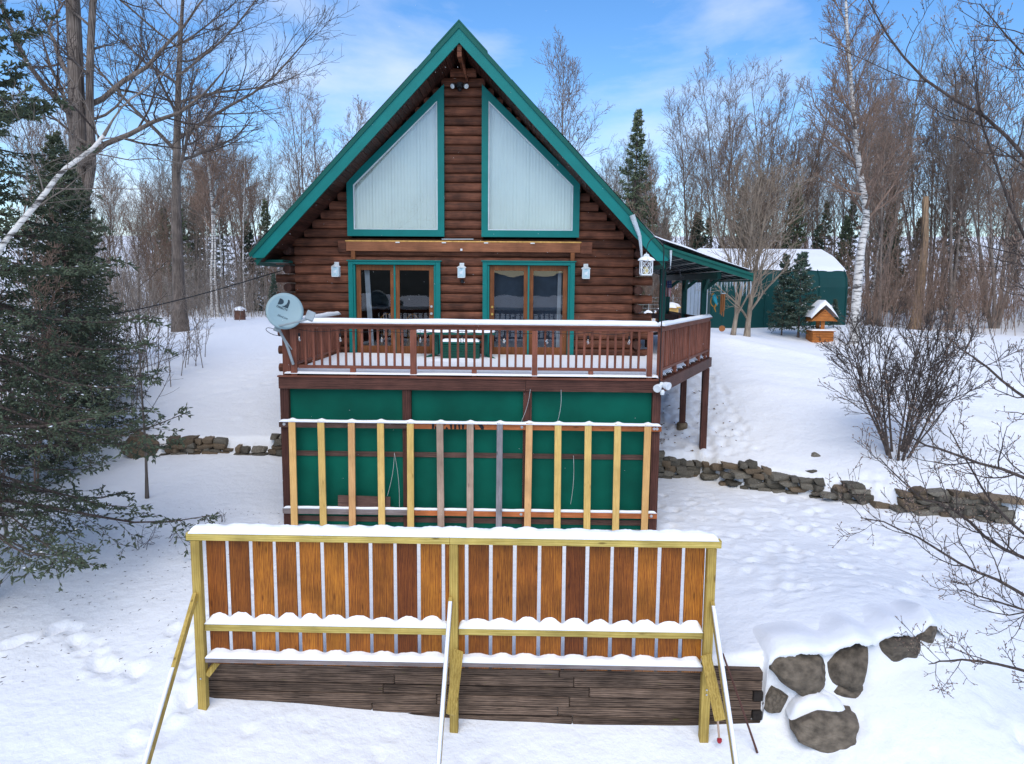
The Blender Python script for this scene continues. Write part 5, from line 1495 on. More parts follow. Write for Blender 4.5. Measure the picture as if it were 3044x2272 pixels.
wl_ = thing('wishing_well', (12.75,11.0,-0.3), 'orange wooden wishing well with a snow-covered gable roof', 'wishing well')
wz = gz(12.75,11.0)-0.05
WXc, WYc = 12.75, 11.0
for j in range(4):
    z0 = wz + j*0.105
    MB().box(WXc-0.40,WXc+0.40,WYc-0.36,WYc-0.32,z0,z0+0.10,0.01).build('plank', M['well'], wl_)
    MB().box(WXc-0.40,WXc+0.40,WYc+0.32,WYc+0.36,z0,z0+0.10,0.01).build('plank', M['well'], wl_)
    for sg in (-1,1):
        MB().box(WXc+sg*0.38-0.02,WXc+sg*0.38+0.02,WYc-0.318,WYc+0.318,z0,z0+0.10,0.01).build('plank', M['well'], wl_)
MB().box(WXc-0.44,WXc+0.44,WYc-0.41,WYc+0.41,wz+0.425,wz+0.455).build('rim', M['well'], wl_)
for sg in (-1,1):
    MB().box(WXc-0.07,WXc+0.07,WYc+sg*0.24-0.03,WYc+sg*0.24+0.03,wz+0.456,wz+0.95).build('post', M['well'], wl_)
rzv = wz+0.80
for sg in (-1,1):
    MB().prism([(WXc,WYc-0.42,rzv+0.42),(WXc+sg*0.47,WYc-0.42,rzv),(WXc+sg*0.47,WYc-0.42,rzv+0.035),(WXc,WYc-0.42,rzv+0.46)],(0,0.84,0)).build('roof_panel', M['well'], wl_)
for j in range(4):
    z0 = rzv+0.02+0.09*j; hwid = 0.44*(1-j/4.6)
    MB().prism([(WXc-hwid,WYc-0.40,z0),(WXc+hwid,WYc-0.40,z0),(WXc+hwid-0.09,WYc-0.40,z0+0.085),(WXc-hwid+0.09,WYc-0.40,z0+0.085)],(0,0.03,0)).build('gable_board', M['well'], wl_)
U_, Vv = np.meshgrid(np.linspace(-0.52,0.52,40), np.linspace(-0.47,0.47,24))
hz_ = rzv+0.47-np.abs(U_)*0.90 + 0.09 + 0.26*np.sqrt(np.clip((0.55-np.abs(U_))/0.35,0,1))*np.clip((0.48-np.abs(Vv))/0.12,0,1)**.5
idx = np.arange(U_.size).reshape(U_.shape)
npobj('snow', np.stack([WXc+U_.ravel(),WYc+Vv.ravel(),hz_.ravel()],-1), [np.stack([idx[:-1,:-1],idx[:-1,1:],idx[1:,1:],idx[1:,:-1]],-1).reshape(-1,4)], M['snow'], smooth=True, label='thick rounded snow on the wishing well roof', cat='snow', kind='stuff')
snow_sheet('snow', lambda X,Y: np.minimum.reduce([X-WXc+.44,WXc+.44-X,Y-WYc+.41,WYc+.41-Y]), WXc-.44,WXc+.44,WYc-.41,WYc+.41,wz+0.456,0.05,'snow on the rim of the wishing well',30,30,2,0.006,4)

for k,(x,y,wd_,hh_) in enumerate(((8.05,16.2,0.62,0.8),(6.95,16.0,0.38,0.45),(7.6,17.0,0.34,0.5))):
    z0 = gz(x,y)-0.05
    t = thing('planter_box', (x,y,z0), ['largest snow-capped wooden planter in the yard behind the cabin','smaller snow-capped wooden planter nearest the cabin corner','small snow-capped planter between the other two'][k], 'planter')
    MB().box(x-wd_*.4,x+wd_*.4,y-wd_*.4,y+wd_*.4,z0,z0+hh_).build('box', M['slat'], t)
    MB().box(x-wd_*.55,x+wd_*.55,y-wd_*.55,y+wd_*.55,z0+hh_,z0+hh_+0.05).build('rim', M['slat'], t)
    snow_dome((x,y,z0+hh_+0.06),(wd_*0.62,wd_*0.62,0.17),['snow cap on the largest planter','snow cap on the planter nearest the cabin','snow cap on the small planter'][k],20+k)
wfn = thing('wire_fence', (7.0,20.0,0.0), 'thin wire garden fence on slim posts behind the cabin', 'fence')
for j in range(6):
    x = 4.0+1.2*j; z0 = gz(x,20.0)
    MB().tube([(x,20.0,z0-0.1),(x,20.0,z0+1.3)],0.02,6).build('post', M['dishgrey'], wfn)
for j in range(7):
    MB().tube([(4.0,20.0,0.1+0.18*j),(10.0,20.0,0.1+0.18*j)],0.006,4).build('wire', M['dishgrey'], wfn)
sp = thing('rusty_barrel', (-13.1,20.0,-0.2), 'short rusty barrel with a snow cap at the edge of the left woods', 'barrel')
z0 = gz(-13.1,20.0)
MB().lathe((-13.1,20.0,z0-0.05),[(0.27,0),(0.28,0.02),(0.27,0.25),(0.285,0.27),(0.27,0.29),(0.27,0.55),(0.28,0.57),(0.001,0.57)],18).build('drum', plain('rusty_barrel_metal',(0.13,0.065,0.045),0.8,var=0.4), sp)
snow_dome((-13.1,20.0,z0+0.52),(0.29,0.29,0.14),'snow cap on the rusty barrel',31)
# overhead cable from the left corner of the cabin
wr = []
p0, p1 = Vector((-4.45,0.1,2.02)), Vector((-9.9,-2.4,0.62))
for t in np.linspace(0,1,20):
    q = p0.lerp(p1,t); q.z -= 0.18*math.sin(PI*t); wr.append(q)
tag(MB().tube(wr,0.013,5).build('overhead_cable', M['black']), 'dark cable sagging from the left cabin corner into the spruces', 'cable')

# ================================================================== TREES
def tubes(P, R, k=3):
    N_, M_, _ = P.shape
    T = np.gradient(P, axis=1); T = nrm(T)
    d0 = nrm(P[:,-1]-P[:,0])
    ref = np.where(np.abs(d0[:,2:3]) > 0.8, np.array([[1.0,0.13,0]]), np.array([[0,0.1,1.0]]))[:,None,:]
    a = nrm(np.cross(T, np.broadcast_to(ref, T.shape))); b = np.cross(T, a)
    q = 2*PI*np.arange(k)/k
    V = P[:,:,None,:] + R[:,:,None,None]*(a[:,:,None,:]*np.cos(q)[None,None,:,None] + b[:,:,None,:]*np.sin(q)[None,None,:,None])
    idx = np.arange(N_*M_*k).reshape(N_,M_,k); nx_ = np.roll(idx,-1,axis=2)
    F = np.stack([idx[:,:-1],nx_[:,:-1],nx_[:,1:],idx[:,1:]],-1).reshape(-1,4)
    return V.reshape(-1,3), F

def spindles(c, d, Ln, r):
    """double cones: c base (n,3), d unit (n,3)"""
    n = len(c)
    ref = np.where(np.abs(d[:,2:3])>0.8, np.array([[1.0,0,0]]), np.array([[0,0,1.0]]))
    a = nrm(np.cross(d,ref)); b = np.cross(d,a)
    Ln = np.broadcast_to(np.asarray(Ln,float),(n,))[:,None]; r = np.broadcast_to(np.asarray(r,float),(n,))[:,None]
    mid = c + d*Ln*0.45
    V = np.stack([c, mid + a*r, mid + (-0.5*a+0.866*b)*r, mid + (-0.5*a-0.866*b)*r, c + d*Ln],1)
    b0 = (np.arange(n)*5)[:,None]
    F = np.concatenate([b0+np.array([[0,1,2]]),b0+np.array([[0,2,3]]),b0+np.array([[0,3,1]]),b0+np.array([[4,2,1]]),b0+np.array([[4,3,2]]),b0+np.array([[4,1,3]])])
    return V.reshape(-1,3), F

def merge(parts):
    Vs, q4, q3 = [], [], []; o = 0
    for V, F in parts:
        Vs.append(V); (q4 if F.shape[1] == 4 else q3).append(F+o); o += len(V)
    fs = []
    if q4: fs.append(np.concatenate(q4))
    if q3: fs.append(np.concatenate(q3))
    return np.concatenate(Vs), fs

def grow(r, P, R, n, t=(0.3,1.0), lf=0.45, ltap=0.6, ang=(35,60), up=0.10, wig=0.12, m=5, rr=0.6, tip=0.25, rmin=0.004, absl=None):
    N_, M_, _ = P.shape
    plen = np.linalg.norm(np.diff(P,axis=1),axis=2).sum(1)
    tt = t[0] + (t[1]-t[0])*((np.arange(n)[None,:]+r.uniform(0,1,(N_,n)))/n)
    f = tt*(M_-1); i0 = np.clip(f.astype(int),0,M_-2); fr = (f-i0)[...,None]
    ar = np.arange(N_)[:,None]
    p0 = P[ar,i0]*(1-fr) + P[ar,i0+1]*fr
    d = nrm(P[ar,i0+1]-P[ar,i0])
    rad = R[ar,i0]*(1-fr[...,0]) + R[ar,i0+1]*fr[...,0]
    ref = np.where(np.abs(d[...,2:3])>0.9, np.array([1.0,0,0]), np.array([0,0,1.0]))
    a = nrm(np.cross(d,ref)); b = np.cross(d,a)
    az = r.uniform(0,2*PI,(N_,1,1)) + (np.arange(n)*2.4)[None,:,None] + r.uniform(-.5,.5,(N_,n,1))
    th = np.radians(r.uniform(ang[0],ang[1],(N_,n,1)))
    dd = nrm(d*np.cos(th) + (a*np.cos(az)+b*np.sin(az))*np.sin(th))
    L_ = (plen[:,None] if absl is None else absl)*lf*(1-ltap*(tt-t[0])/max(1e-6,t[1]-t[0]))*r.uniform(.65,1.25,(N_,n))
    step = (L_/(m-1))[...,None]
    pts = [p0]; cur = p0
    for k in range(m-1):
        dd = nrm(dd + np.array([0,0,up]) + r.normal(0,wig,dd.shape))
        cur = cur + dd*step; pts.append(cur)
    P2 = np.stack(pts,2).reshape(N_*n,m,3)
    r0 = np.maximum(rad*rr, rmin)[...,None]
    R2 = np.maximum(r0*(1-(1-tip)*np.linspace(0,1,m)), rmin*0.8).reshape(N_*n,m)
    return P2, R2

def trunk_line(r, H, r0, lean=(0,0), m=10, wig=0.03, base=(0,0,0), tip=0.12, curve=0.0):
    d = nrm(np.array([lean[0],lean[1],1.0])); p = np.array(base,float); pts = [p]
    for i in range(m-1):
        d = nrm(d + r.normal(0,wig,3)*np.array([1,1,0.2]) + np.array([0,0,curve]))
        p = p + d*H/(m-1); pts.append(p)
    P = np.stack(pts)[None]
    u = np.linspace(0,1,m)
    R = r0*((1-(1-tip)*u**0.9))
    R[0] *= 1.35
    return P, R[None]

def hardwood(seed, H=15, r0=0.17, stems=1, spread=0.0, limbs=22, t0=0.35, lf=0.36, ang=(30,52), up=0.16, nb=8, nt=7, nf=3, twig=0.008, lean=(0,0), mats=('bark','twig'), fork=None, base_sp=0.12, wig=0.03, limbs_in_crown=False, line=None):
    r = np.random.RandomState(seed)
    Ps, Rs = [], []
    for s in range(stems):
        a = 2*PI*s/stems + r.uniform(-.4,.4)
        P,R = trunk_line(r, H*r.uniform(.85,1.0) if stems>1 else H, r0*(r.uniform(.6,1) if stems>1 else 1), (lean[0]+spread*math.cos(a),lean[1]+spread*math.sin(a)), base=(base_sp*math.cos(a)*(stems>1),base_sp*math.sin(a)*(stems>1),-0.15), wig=wig, curve=0.02 if stems>1 else 0)
        Ps.append(P); Rs.append(R)
    P0 = np.concatenate(Ps); R0 = np.concatenate(Rs)
    if line is not None: P0, R0 = line
    P1,R1 = grow(r,P0,R0,max(4,limbs//stems),(t0,0.95),lf,0.42,ang,up,0.09,7,0.50,0.22,0.012)
    P2,R2 = grow(r,P1,R1,nb,(0.15,0.97),0.50,0.45,(22,46),0.09,0.10,5,0.55,0.3,twig*1.25)
    P3,R3 = grow(r,P2,R2,nt,(0.1,0.97),0.55,0.40,(22,46),0.07,0.11,4,0.6,0.5,twig)
    parts = [tubes(P2,R2,4), tubes(P3,R3,3)]
    if nf:
        P4,R4 = grow(r,P3,R3,nf,(0.2,1.0),0.55,0.4,(25,55),0.08,0.12,3,0.8,0.6,twig*0.85)
        parts.append(tubes(P4,R4,3))
    if limbs_in_crown: parts.append(tubes(P1,R1,5))
    tm = mk_mesh('trunk', *merge([tubes(P0,R0,9)] + ([] if limbs_in_crown else [tubes(P1,R1,6)])), M[mats[0]], True)
    cm = mk_mesh('crown', *merge(parts), M[mats[1]], True)
    return tm, cm

def spruce(seed, H=10, Rm=2.2, nb=130, nsec=12, nsh=8, sL=0.16, sr=0.03, mats=('barkspruce','needle'), r0=None, snow=0.0, z0=0.05, tert=0, droop=0.0, zmax=1.0, pw=0.85):
    r = np.random.RandomState(seed)
    r0 = r0 or H*0.014
    P0,R0 = trunk_line(r,H,r0,base=(0,0,-0.15),wig=0.008,tip=0.05)
    u = z0 + (0.985*zmax-z0)*((np.arange(nb)+r.uniform(0,1,nb))/nb)
    az = np.arange(nb)*2.399 + r.uniform(-.5,.5,nb)
    Lb = (Rm*(1-u)**pw + 0.12)*r.uniform(.72,1.12,nb)
    el = np.radians(-14 + 55*u**2.2 + r.uniform(-9,9,nb) - droop*(1-u))
    d = np.stack([np.cos(az)*np.cos(el),np.sin(az)*np.cos(el),np.sin(el)],-1)
    m = 7; cur = np.stack([P0[0,0,0]+0*u, 0*u, u*H-0.15],-1)
    cur[:,0] = np.interp(u,np.linspace(0,1,P0.shape[1]),P0[0,:,0]); cur[:,1] = np.interp(u,np.linspace(0,1,P0.shape[1]),P0[0,:,1])
    pts = [cur]
    for k in range(m-1):
        d = nrm(d + np.array([0,0,-0.05 + 0.045*k]) + r.normal(0,.05,d.shape))
        cur = cur + d*(Lb/(m-1))[:,None]; pts.append(cur)
    P1 = np.stack(pts,1); R1 = np.maximum(0.005,(Lb*0.0095)[:,None]*(1-0.8*np.linspace(0,1,m)))
    def side(P,R,n,t,lf,ltap,a0,a1,mm,flat=0.25):
        N_,M_,_ = P.shape
        pl = np.linalg.norm(np.diff(P,axis=1),axis=2).sum(1)
        tt = t[0]+(t[1]-t[0])*((np.arange(n)[None]+r.uniform(0,1,(N_,n)))/n)
        f = tt*(M_-1); i0 = np.clip(f.astype(int),0,M_-2); fr = (f-i0)[...,None]; ar = np.arange(N_)[:,None]
        p = P[ar,i0]*(1-fr)+P[ar,i0+1]*fr; dd = nrm(P[ar,i0+1]-P[ar,i0])
        sdv = nrm(np.cross(dd,np.array([0,0,1.0]))); sg = np.where(np.arange(n)%2,1,-1)[None,:,None]
        th = np.radians(r.uniform(a0,a1,(N_,n,1)))
        q = nrm(dd*np.cos(th)+sdv*sg*np.sin(th)+np.array([0,0,1.0])*r.normal(-0.08,flat,(N_,n,1)))
        Ls = pl[:,None]*lf*(1-ltap*tt)*r.uniform(.6,1.2,(N_,n))
        pts = [p]; c_ = p
        for k in range(mm-1):
            q = nrm(q+np.array([0,0,-0.04])+r.normal(0,.07,q.shape)); c_ = c_+q*(Ls/(mm-1))[...,None]; pts.append(c_)
        P2 = np.stack(pts,2).reshape(N_*n,mm,3)
        R2 = np.full((N_*n,mm),0.0035)*np.linspace(1.3,.7,mm)
        return P2,R2
    P2,R2 = side(P1,R1,nsec,(0.12,1.0),0.42,0.72,40,62,4)
    Pl = [P2]
    if tert:
        P3,R3 = side(P2,R2,tert,(0.1,1.0),0.5,0.5,35,60,3); Pl.append(P3)
    c_, d_ = [], []
    for P in Pl + [P1[:,3:]]:
        N_,M_,_ = P.shape
        n = nsh
        tt = r.uniform(0.12,1.0,(N_,n)); f = tt*(M_-1); i0 = np.clip(f.astype(int),0,M_-2); fr = (f-i0)[...,None]; ar = np.arange(N_)[:,None]
        p = P[ar,i0]*(1-fr)+P[ar,i0+1]*fr; dd = nrm(P[ar,i0+1]-P[ar,i0])
        q = nrm(dd+r.normal(0,.45,dd.shape)+np.array([0,0,0.05]))
        c_.append(p.reshape(-1,3)); d_.append(q.reshape(-1,3))
    c_ = np.concatenate(c_); d_ = np.concatenate(d_)
    n = len(c_)
    fol = spindles(c_, d_, sL*r.uniform(.6,1.3,n), sr*r.uniform(.7,1.2,n))
    wd = [tubes(P0,R0,8), tubes(P1,R1,4), tubes(P2,R2,3)]
    if tert: wd.append(tubes(P3,R3,3))
    tm = mk_mesh('trunk', *merge(wd), M[mats[0]], True)
    cm = mk_mesh('foliage', *merge([fol]), M[mats[1]], False)
    sm = None
    if snow:
        pick = r.choice(len(c_), int(len(c_)*snow), replace=False)
        # clustered: keep those of a few random spots
        cc = c_[pick]; ms = nrm(d_[pick]*np.array([1,1,0.2]))
        keep = wob(cc[:,0]*1.0,cc[:,1]+cc[:,2]*2.1,3.0,5) > 0.10
        cc = cc[keep]; ms = ms[keep]
        if len(cc):
            V,F = spindles(cc+np.array([0,0,sr*0.7]), ms, sL*1.0, sr*0.8)
            sm = mk_mesh('snow_clumps', *merge([(V,F)]), M['snow'], False)
    return tm, cm, sm

def spline(pts, m):
    p = np.array(pts,float); t = np.linspace(0,len(p)-1,m); out = []
    for q in t:
        i = min(int(q),len(p)-2); f = q-i
        p0 = p[max(i-1,0)]; p1 = p[i]; p2 = p[i+1]; p3 = p[min(i+2,len(p)-1)]
        out.append(0.5*((2*p1)+(-p0+p2)*f+(2*p0-5*p1+4*p2-p3)*f*f+(-p0+3*p1-3*p2+p3)*f**3))
    return np.array(out)

def plant(name, meshes, loc, label, cat='tree', group=None, scale=1.0, rot=0.0, lean=(0,0), partnames=('trunk','crown','snow_clumps')):
    o = thing(name, loc, label, cat, group)
    o.rotation_euler = (lean[0], lean[1], rot); o.scale = (scale,)*3 if not hasattr(scale,'__len__') else scale
    for me,pn in zip(meshes, partnames):
        if me is not None: link(bpy.data.objects.new(pn, me), o)
    return o

# ---- prototypes
HW = [hardwood(101,16,0.16,1,0,24,0.34,0.30,(28,48),0.18,8,6,2,0.0085),
      hardwood(102,15,0.14,1,0,26,0.28,0.28,(30,50),0.16,8,6,2,0.0085),
      hardwood(103,17,0.18,2,0.10,26,0.40,0.30,(26,46),0.18,8,6,2,0.0085),
      hardwood(104,13,0.11,1,0,24,0.25,0.28,(28,48),0.20,8,6,2,0.0085,mats=('bark','twigred')),
      hardwood(105,15,0.11,5,0.26,50,0.28,0.28,(22,42),0.20,8,6,2,0.0085,mats=('bark','twigred'))]
BI = [hardwood(111,13,0.085,1,0,22,0.45,0.24,(30,50),0.14,7,6,2,0.009,limbs_in_crown=True,mats=('birch','twigred'),wig=0.04),
      hardwood(112,12,0.075,1,0,20,0.40,0.24,(28,46),0.14,7,6,2,0.009,limbs_in_crown=True,mats=('birch','twigred'),wig=0.05)]
SA = [hardwood(121,8,0.045,1,0,20,0.15,0.26,(22,42),0.22,6,5,2,0.008,mats=('twig','twig'),wig=0.05),
      hardwood(122,7,0.04,2,0.12,22,0.12,0.28,(22,42),0.22,6,5,2,0.008,mats=('twigred','twigred'),wig=0.05),
      hardwood(123,6,0.03,4,0.25,28,0.10,0.30,(20,40),0.20,6,5,2,0.007,mats=('twigred','twigred'),wig=0.05)]
SPR = [spruce(131,11,2.0,110,10,6,0.24,0.05,snow=0.03), spruce(132,9,1.9,100,10,6,0.24,0.05,mats=('barkspruce','needleb'),snow=0.05), spruce(133,13,2.7,110,9,6,0.24,0.045,snow=0.03,pw=1.0)]

rt_ = random.Random(21)
def gp(x, y): return (x, y, gz(x,y))
# ---- the woods behind: left, middle, right
def woods(n, xr, yr, protos, name, label, group, smin=0.8, smax=1.1, avoid=()):
    for i in range(n):
        for _ in range(30):
            x, y = rt_.uniform(*xr), rt_.uniform(*yr)
            if all((x-a)**2+(y-b)**2 > c*c for a,b,c in avoid): break
        plant(name, rt_.choice(protos), gp(x,y), label, 'tree', group, rt_.uniform(smin,smax), rt_.uniform(0,6.28), (rt_.uniform(-.04,.04),rt_.uniform(-.04,.04)))
woods(26,(-36,-9),(31,56),HW[:4],'bare_tree','bare grey hardwood in the woods left of the cabin','bare hardwoods left of the cabin',0.5,0.85)
woods(14,(-30,-8),(27,48),BI,'birch_tree','slender white birch in the woods left of the cabin','birches left of the cabin',0.8,1.1)
woods(34,(-32,-8),(26,48),SA,'sapling','thin bare sapling in the woods left of the cabin','saplings left of the cabin',0.7,1.15)
woods(10,(-30,-9),(34,56),SPR,'spruce_tree','dark spruce among the bare trees left of the cabin','spruces left of the cabin',0.6,0.95)
woods(24,(-9,12),(32,66),HW[:4],'bare_tree','bare hardwood behind the cabin roof','bare hardwoods behind the cabin',0.5,0.75)
woods(28,(10,50),(27,60),HW[:4],'bare_tree','bare grey hardwood in the woods behind the shelter','bare hardwoods right of the cabin',0.7,1.0)
woods(13,(19,42),(20,32),HW[:5],'bare_tree','bare hardwood at the right edge of the woods','bare hardwoods at the right wood edge',0.65,0.95)
woods(26,(6,44),(26,50),SPR,'spruce_tree','dark spruce in the woods behind the shelter','spruces right of the cabin',0.5,0.85)
woods(60,(5,44),(20,46),SA,'sapling','thin bare sapling in the brown brush behind the shelter','saplings right of the cabin',0.6,1.15)
woods(10,(14,40),(22,40),BI,'birch_tree','slender pale birch in the woods behind the shelter','birches right of the cabin',0.8,1.1)

# ---- single trees that stand out
plant('spruce_tree', SPR[2], gp(8.1,30), 'tall dark pointed spruce rising beside the cabin roof at right', scale=0.97, rot=1)
plant('spruce_tree', SPR[0], gp(9.6,33), 'shorter dark spruce right behind the pointed spruce', scale=0.7, rot=2)
plant('bare_tree', HW[3], gp(3.5,34), 'single bare tree rising alone right of the roof peak', scale=1.28, rot=2)
plant('bare_tree', HW[4], gp(-13.0,36), 'bare many-stemmed tree left of the roof against the cloud', scale=1.06, rot=1.2)
plant('bare_tree', HW[4], gp(14.6,29), 'tall vase-shaped clump of bare maples above the shelter', scale=1.0, rot=0.4)
plant('bare_tree', HW[4], gp(17.6,31), 'second vase-shaped bare clump, nearest the white birch', scale=1.0, rot=2.1)
plant('bare_tree', HW[2], gp(20.5,24), 'tall bare tree rising behind the white birch', scale=0.98, rot=3)
plant('bare_tree', HW[4], gp(24.0,25), 'broad bare clump at the upper right', scale=0.98, rot=4)
plant('bare_tree', HW[0], gp(7.6,31), 'thin bare tree between the pointed spruce and the vase-shaped clump', scale=0.62, rot=4)
for k,(x,y,s) in enumerate(((-15.8,28,0.72),(-11.2,30,0.8))):
    plant('birch_tree', BI[k], gp(x,y), ['white birch trunk standing alone left of the dish','white birch just left of the roof edge'][k], scale=s, rot=k)
# big white birch right of the shelter
bl = spline([(0,0,-0.2),(-0.03,0,1.7),(0.02,0,3.5),(0.13,0,4.7),(-0.26,0,6.5),(-0.55,0,8.2),(-0.97,0,11.1),(-1.2,0,13.5)],22)
bmesh_ = hardwood(201,13.5,0.19,1,0,30,0.40,0.20,(35,60),0.10,8,7,3,0.008,mats=('birch','twigred'),limbs_in_crown=True,line=(bl[None],(np.linspace(0.19,0.03,22)**1.0)[None]))
plant('birch_tree', bmesh_, gp(13.66,10), 'large white birch with black bands beside the wishing well')
# dead snag
r = np.random.RandomState(5)
P,R = trunk_line(r,6.6,0.26,(0.06,0),m=10,wig=0.03,tip=0.55)
o = thing('dead_snag', gp(21.1,20.5), 'broken dead trunk with peeling orange wood in the right woods', 'tree')
link(bpy.data.objects.new('trunk', mk_mesh('trunk',*merge([tubes(P,R,9)]),wood('peeling_snag',(0.09,0.07,0.055),(0.40,0.26,0.15),'z',7,0.9,0.1),True)), o)
# fallen white log at far right
o = MB().tube([(24.0,15.5,-0.6),(25.2,15.8,0.2),(26.6,16.2,1.2),(28,16.6,2.2)],[0.28,0.26,0.25,0.22],12).build('fallen_trunk', M['birch'], None, smooth=True)
tag(o,'leaning snow-dusted fallen trunk at the far right edge of the woods','log')

# big maples on the left
bigm = hardwood(301,16,0.30,1,0,17,0.40,0.44,(45,75),0.06,9,8,3,0.009,lean=(-0.035,0),mats=('barkmaple','barkdark'),wig=0.025)
plant('maple_tree', bigm, gp(-13.4,14), 'large bare maple with one straight grey trunk left of the cabin', rot=0.5)
r = np.random.RandomState(77)
Pa = spline([(0,0,-0.3),(0.2,0,3.3),(0.3,0,5.4),(0.36,0,7.4),(0.45,0,10.2),(0.5,0,13.5)],14)[None]; Ra = np.linspace(0.36,0.17,14)[None]
Pb = spline([(0.30,0,4.6),(0.48,-0.1,5.4),(0.80,-0.1,6.6),(0.84,-0.1,8.3),(1.0,-0.1,10.2),(1.3,0,13)],14)[None]; Rb = np.linspace(0.15,0.09,14)[None]
P0 = np.concatenate([Pa,Pb]); R0 = np.concatenate([Ra,Rb])
P1,R1 = grow(r,P0,R0,8,(0.45,0.98),0.42,0.4,(50,85),0.07,0.13,8,0.40,0.2,0.016)
P2,R2 = grow(r,P1,R1,8,(0.2,1.0),0.42,0.5,(30,60),0.08,0.13,5,0.5,0.3,0.012)
P3,R3 = grow(r,P2,R2,8,(0.15,1.0),0.45,0.5,(30,60),0.06,0.14,4,0.6,0.5,0.008)
P4,R4 = grow(r,P3,R3,3,(0.2,1.0),0.55,0.4,(25,55),0.06,0.12,3,0.8,0.6,0.006)
plant('maple_tree', (mk_mesh('trunk',*merge([tubes(P0,R0,12),tubes(P1,R1,7)]),M['barkmaple'],True), mk_mesh('crown',*merge([tubes(P2,R2,4),tubes(P3,R3,3),tubes(P4,R4,3)]),M['barkdark'],True)), gp(-12.45,5.0), 'huge double-trunked maple behind the left spruces')

# young multi-stemmed maple in front of the shelter
ym = hardwood(311,5.6,0.105,1,0,20,0.10,0.52,(18,50),0.08,7,4,2,0.0055,mats=('tan','tan'),wig=0.03)
plant('young_maple', ym, gp(9.40,9.0), 'pale young maple with wide fan of branches in front of the green shelter', rot=0.6)
ym2 = hardwood(312,5.6,0.085,1,0,20,0.14,0.50,(18,46),0.09,7,6,2,0.0055,mats=('tan','tan'),wig=0.03,lean=(-0.05,0))
plant('young_maple', ym2, gp(8.90,9.0), 'second pale young maple left of the fan-shaped one', rot=2)
ym3 = hardwood(313,5.2,0.045,1,0,16,0.25,0.40,(18,42),0.10,6,5,2,0.005,mats=('tan','tan'),wig=0.03)
plant('young_maple', ym3, gp(9.10,9.5), 'thinnest young maple stem, between the two pale maples', rot=1)
# small firs by the shelter
fs_ = spruce(321,3.4,0.95,80,12,7,0.10,0.020,snow=0.06,z0=0.18,mats=('barkspruce','needleb'))
plant('small_spruce', fs_, gp(12.15,11.6), 'small spruce with snow tufts behind the wishing well', rot=0.3)
plant('small_spruce', fs_, gp(11.6,11.9), 'slimmer small spruce left of the one by the wishing well', scale=(0.7,0.7,0.97), rot=2.3)
plant('small_spruce', fs_, gp(13.9,12.6), 'tiny spruce low between the well and the white birch', scale=0.35, rot=4)
plant('small_spruce', SPR[1], gp(-13.0,25), 'small snow-tufted spruce at the foot of the left birches', scale=0.28, rot=1)

# bare shrub on the right bank
shb = hardwood(331,3.4,0.034,15,0.42,90,0.16,0.42,(20,48),0.07,7,5,2,0.0048,mats=('barkdark','barkdark'),base_sp=0.16,wig=0.05)
plant('bare_shrub', shb, gp(9.95,-1.35), 'large bare many-stemmed shrub on the bank above the right stone wall', 'shrub')

# ---- left foreground spruces
s1 = spruce(401,13,3.9,180,15,6,0.085,0.016,snow=0.06,tert=4,droop=4,z0=0.125,r0=0.16,pw=1.0)
plant('spruce_tree', s1, gp(-6.9,-7.4), 'nearest spruce at the left edge with long drooping boughs over the snow', rot=0.9)
s2 = spruce(402,11,2.9,165,12,6,0.10,0.020,snow=0.09,tert=3,droop=6,z0=0.05,r0=0.14)
plant('spruce_tree', s2, gp(-9.6,-0.2), 'spruce with visible trunk beside the pointed rock at left', scale=0.70, rot=2.0)
plant('spruce_tree', s2, gp(-10.7,-3.2), 'tall spruce filling the far left edge', scale=1.10, rot=4.0)
plant('spruce_tree', s2, gp(-13.2,6.0), 'spruce standing just in front of the double maple', scale=0.62, rot=5.2)
plant('spruce_tree', s2, gp(-10.9,2.6), 'spruce right of the double maple foot, lower boughs dusted with snow', scale=0.60, rot=3.1)
plant('bare_sapling', SA[0], gp(-8.3,-4.6), 'bare twiggy sapling tangled in the left spruces, nearest the camera', scale=0.66, rot=1.0, lean=(0,-0.1))
plant('bare_sapling', SA[1], gp(-9.2,-2.4), 'bare two-stemmed sapling tangled among the left spruces', scale=0.85, rot=2.0)
plant('bare_sapling', SA[0], gp(-11.0,1.0), 'bare slim sapling rising between spruce and double maple', scale=1.0, rot=4.0)
plant('bare_sapling', SA[2], gp(-7.8,-5.8), 'low many-stemmed bare sapling under the near spruce boughs', scale=0.7, rot=5.0)
# sapling pole and leaning birch on the left
r = np.random.RandomState(9)
P0,R0 = trunk_line(r,4.6,0.035,(0.03,0),m=10,wig=0.02)
P1,R1 = grow(r,P0,R0,9,(0.35,0.98),0.30,0.3,(50,75),0.05,0.14,6,0.4,0.3,0.006)
P2,R2 = grow(r,P1,R1,6,(0.2,1.0),0.45,0.4,(30,55),0.04,0.14,4,0.6,0.5,0.004)
plant('sapling', (mk_mesh('trunk',*merge([tubes(P0,R0,8)]),M['bark'],True), mk_mesh('crown',*merge([tubes(P1,R1,4),tubes(P2,R2,3)]),M['barkdark'],True)), gp(-6.4,-3.0), 'thin straight grey sapling in front of the pointed rock')
P0 = spline([(-6.6,-9.4,-3.4),(-5.9,-9.5,-0.5),(-5.05,-9.5,1.3),(-4.59,-9.5,2.08),(-4.09,-9.5,2.63),(-3.78,-9.5,2.98),(-3.37,-9.5,3.27),(-3.1,-9.45,3.68),(-2.78,-9.4,3.95),(-2.4,-9.3,4.35)],24)[2:]
R0 = np.concatenate([np.linspace(0.040,0.022,15),np.linspace(0.011,0.003,7)])
r = np.random.RandomState(12)
P0 = P0[None]; R0 = R0[None]
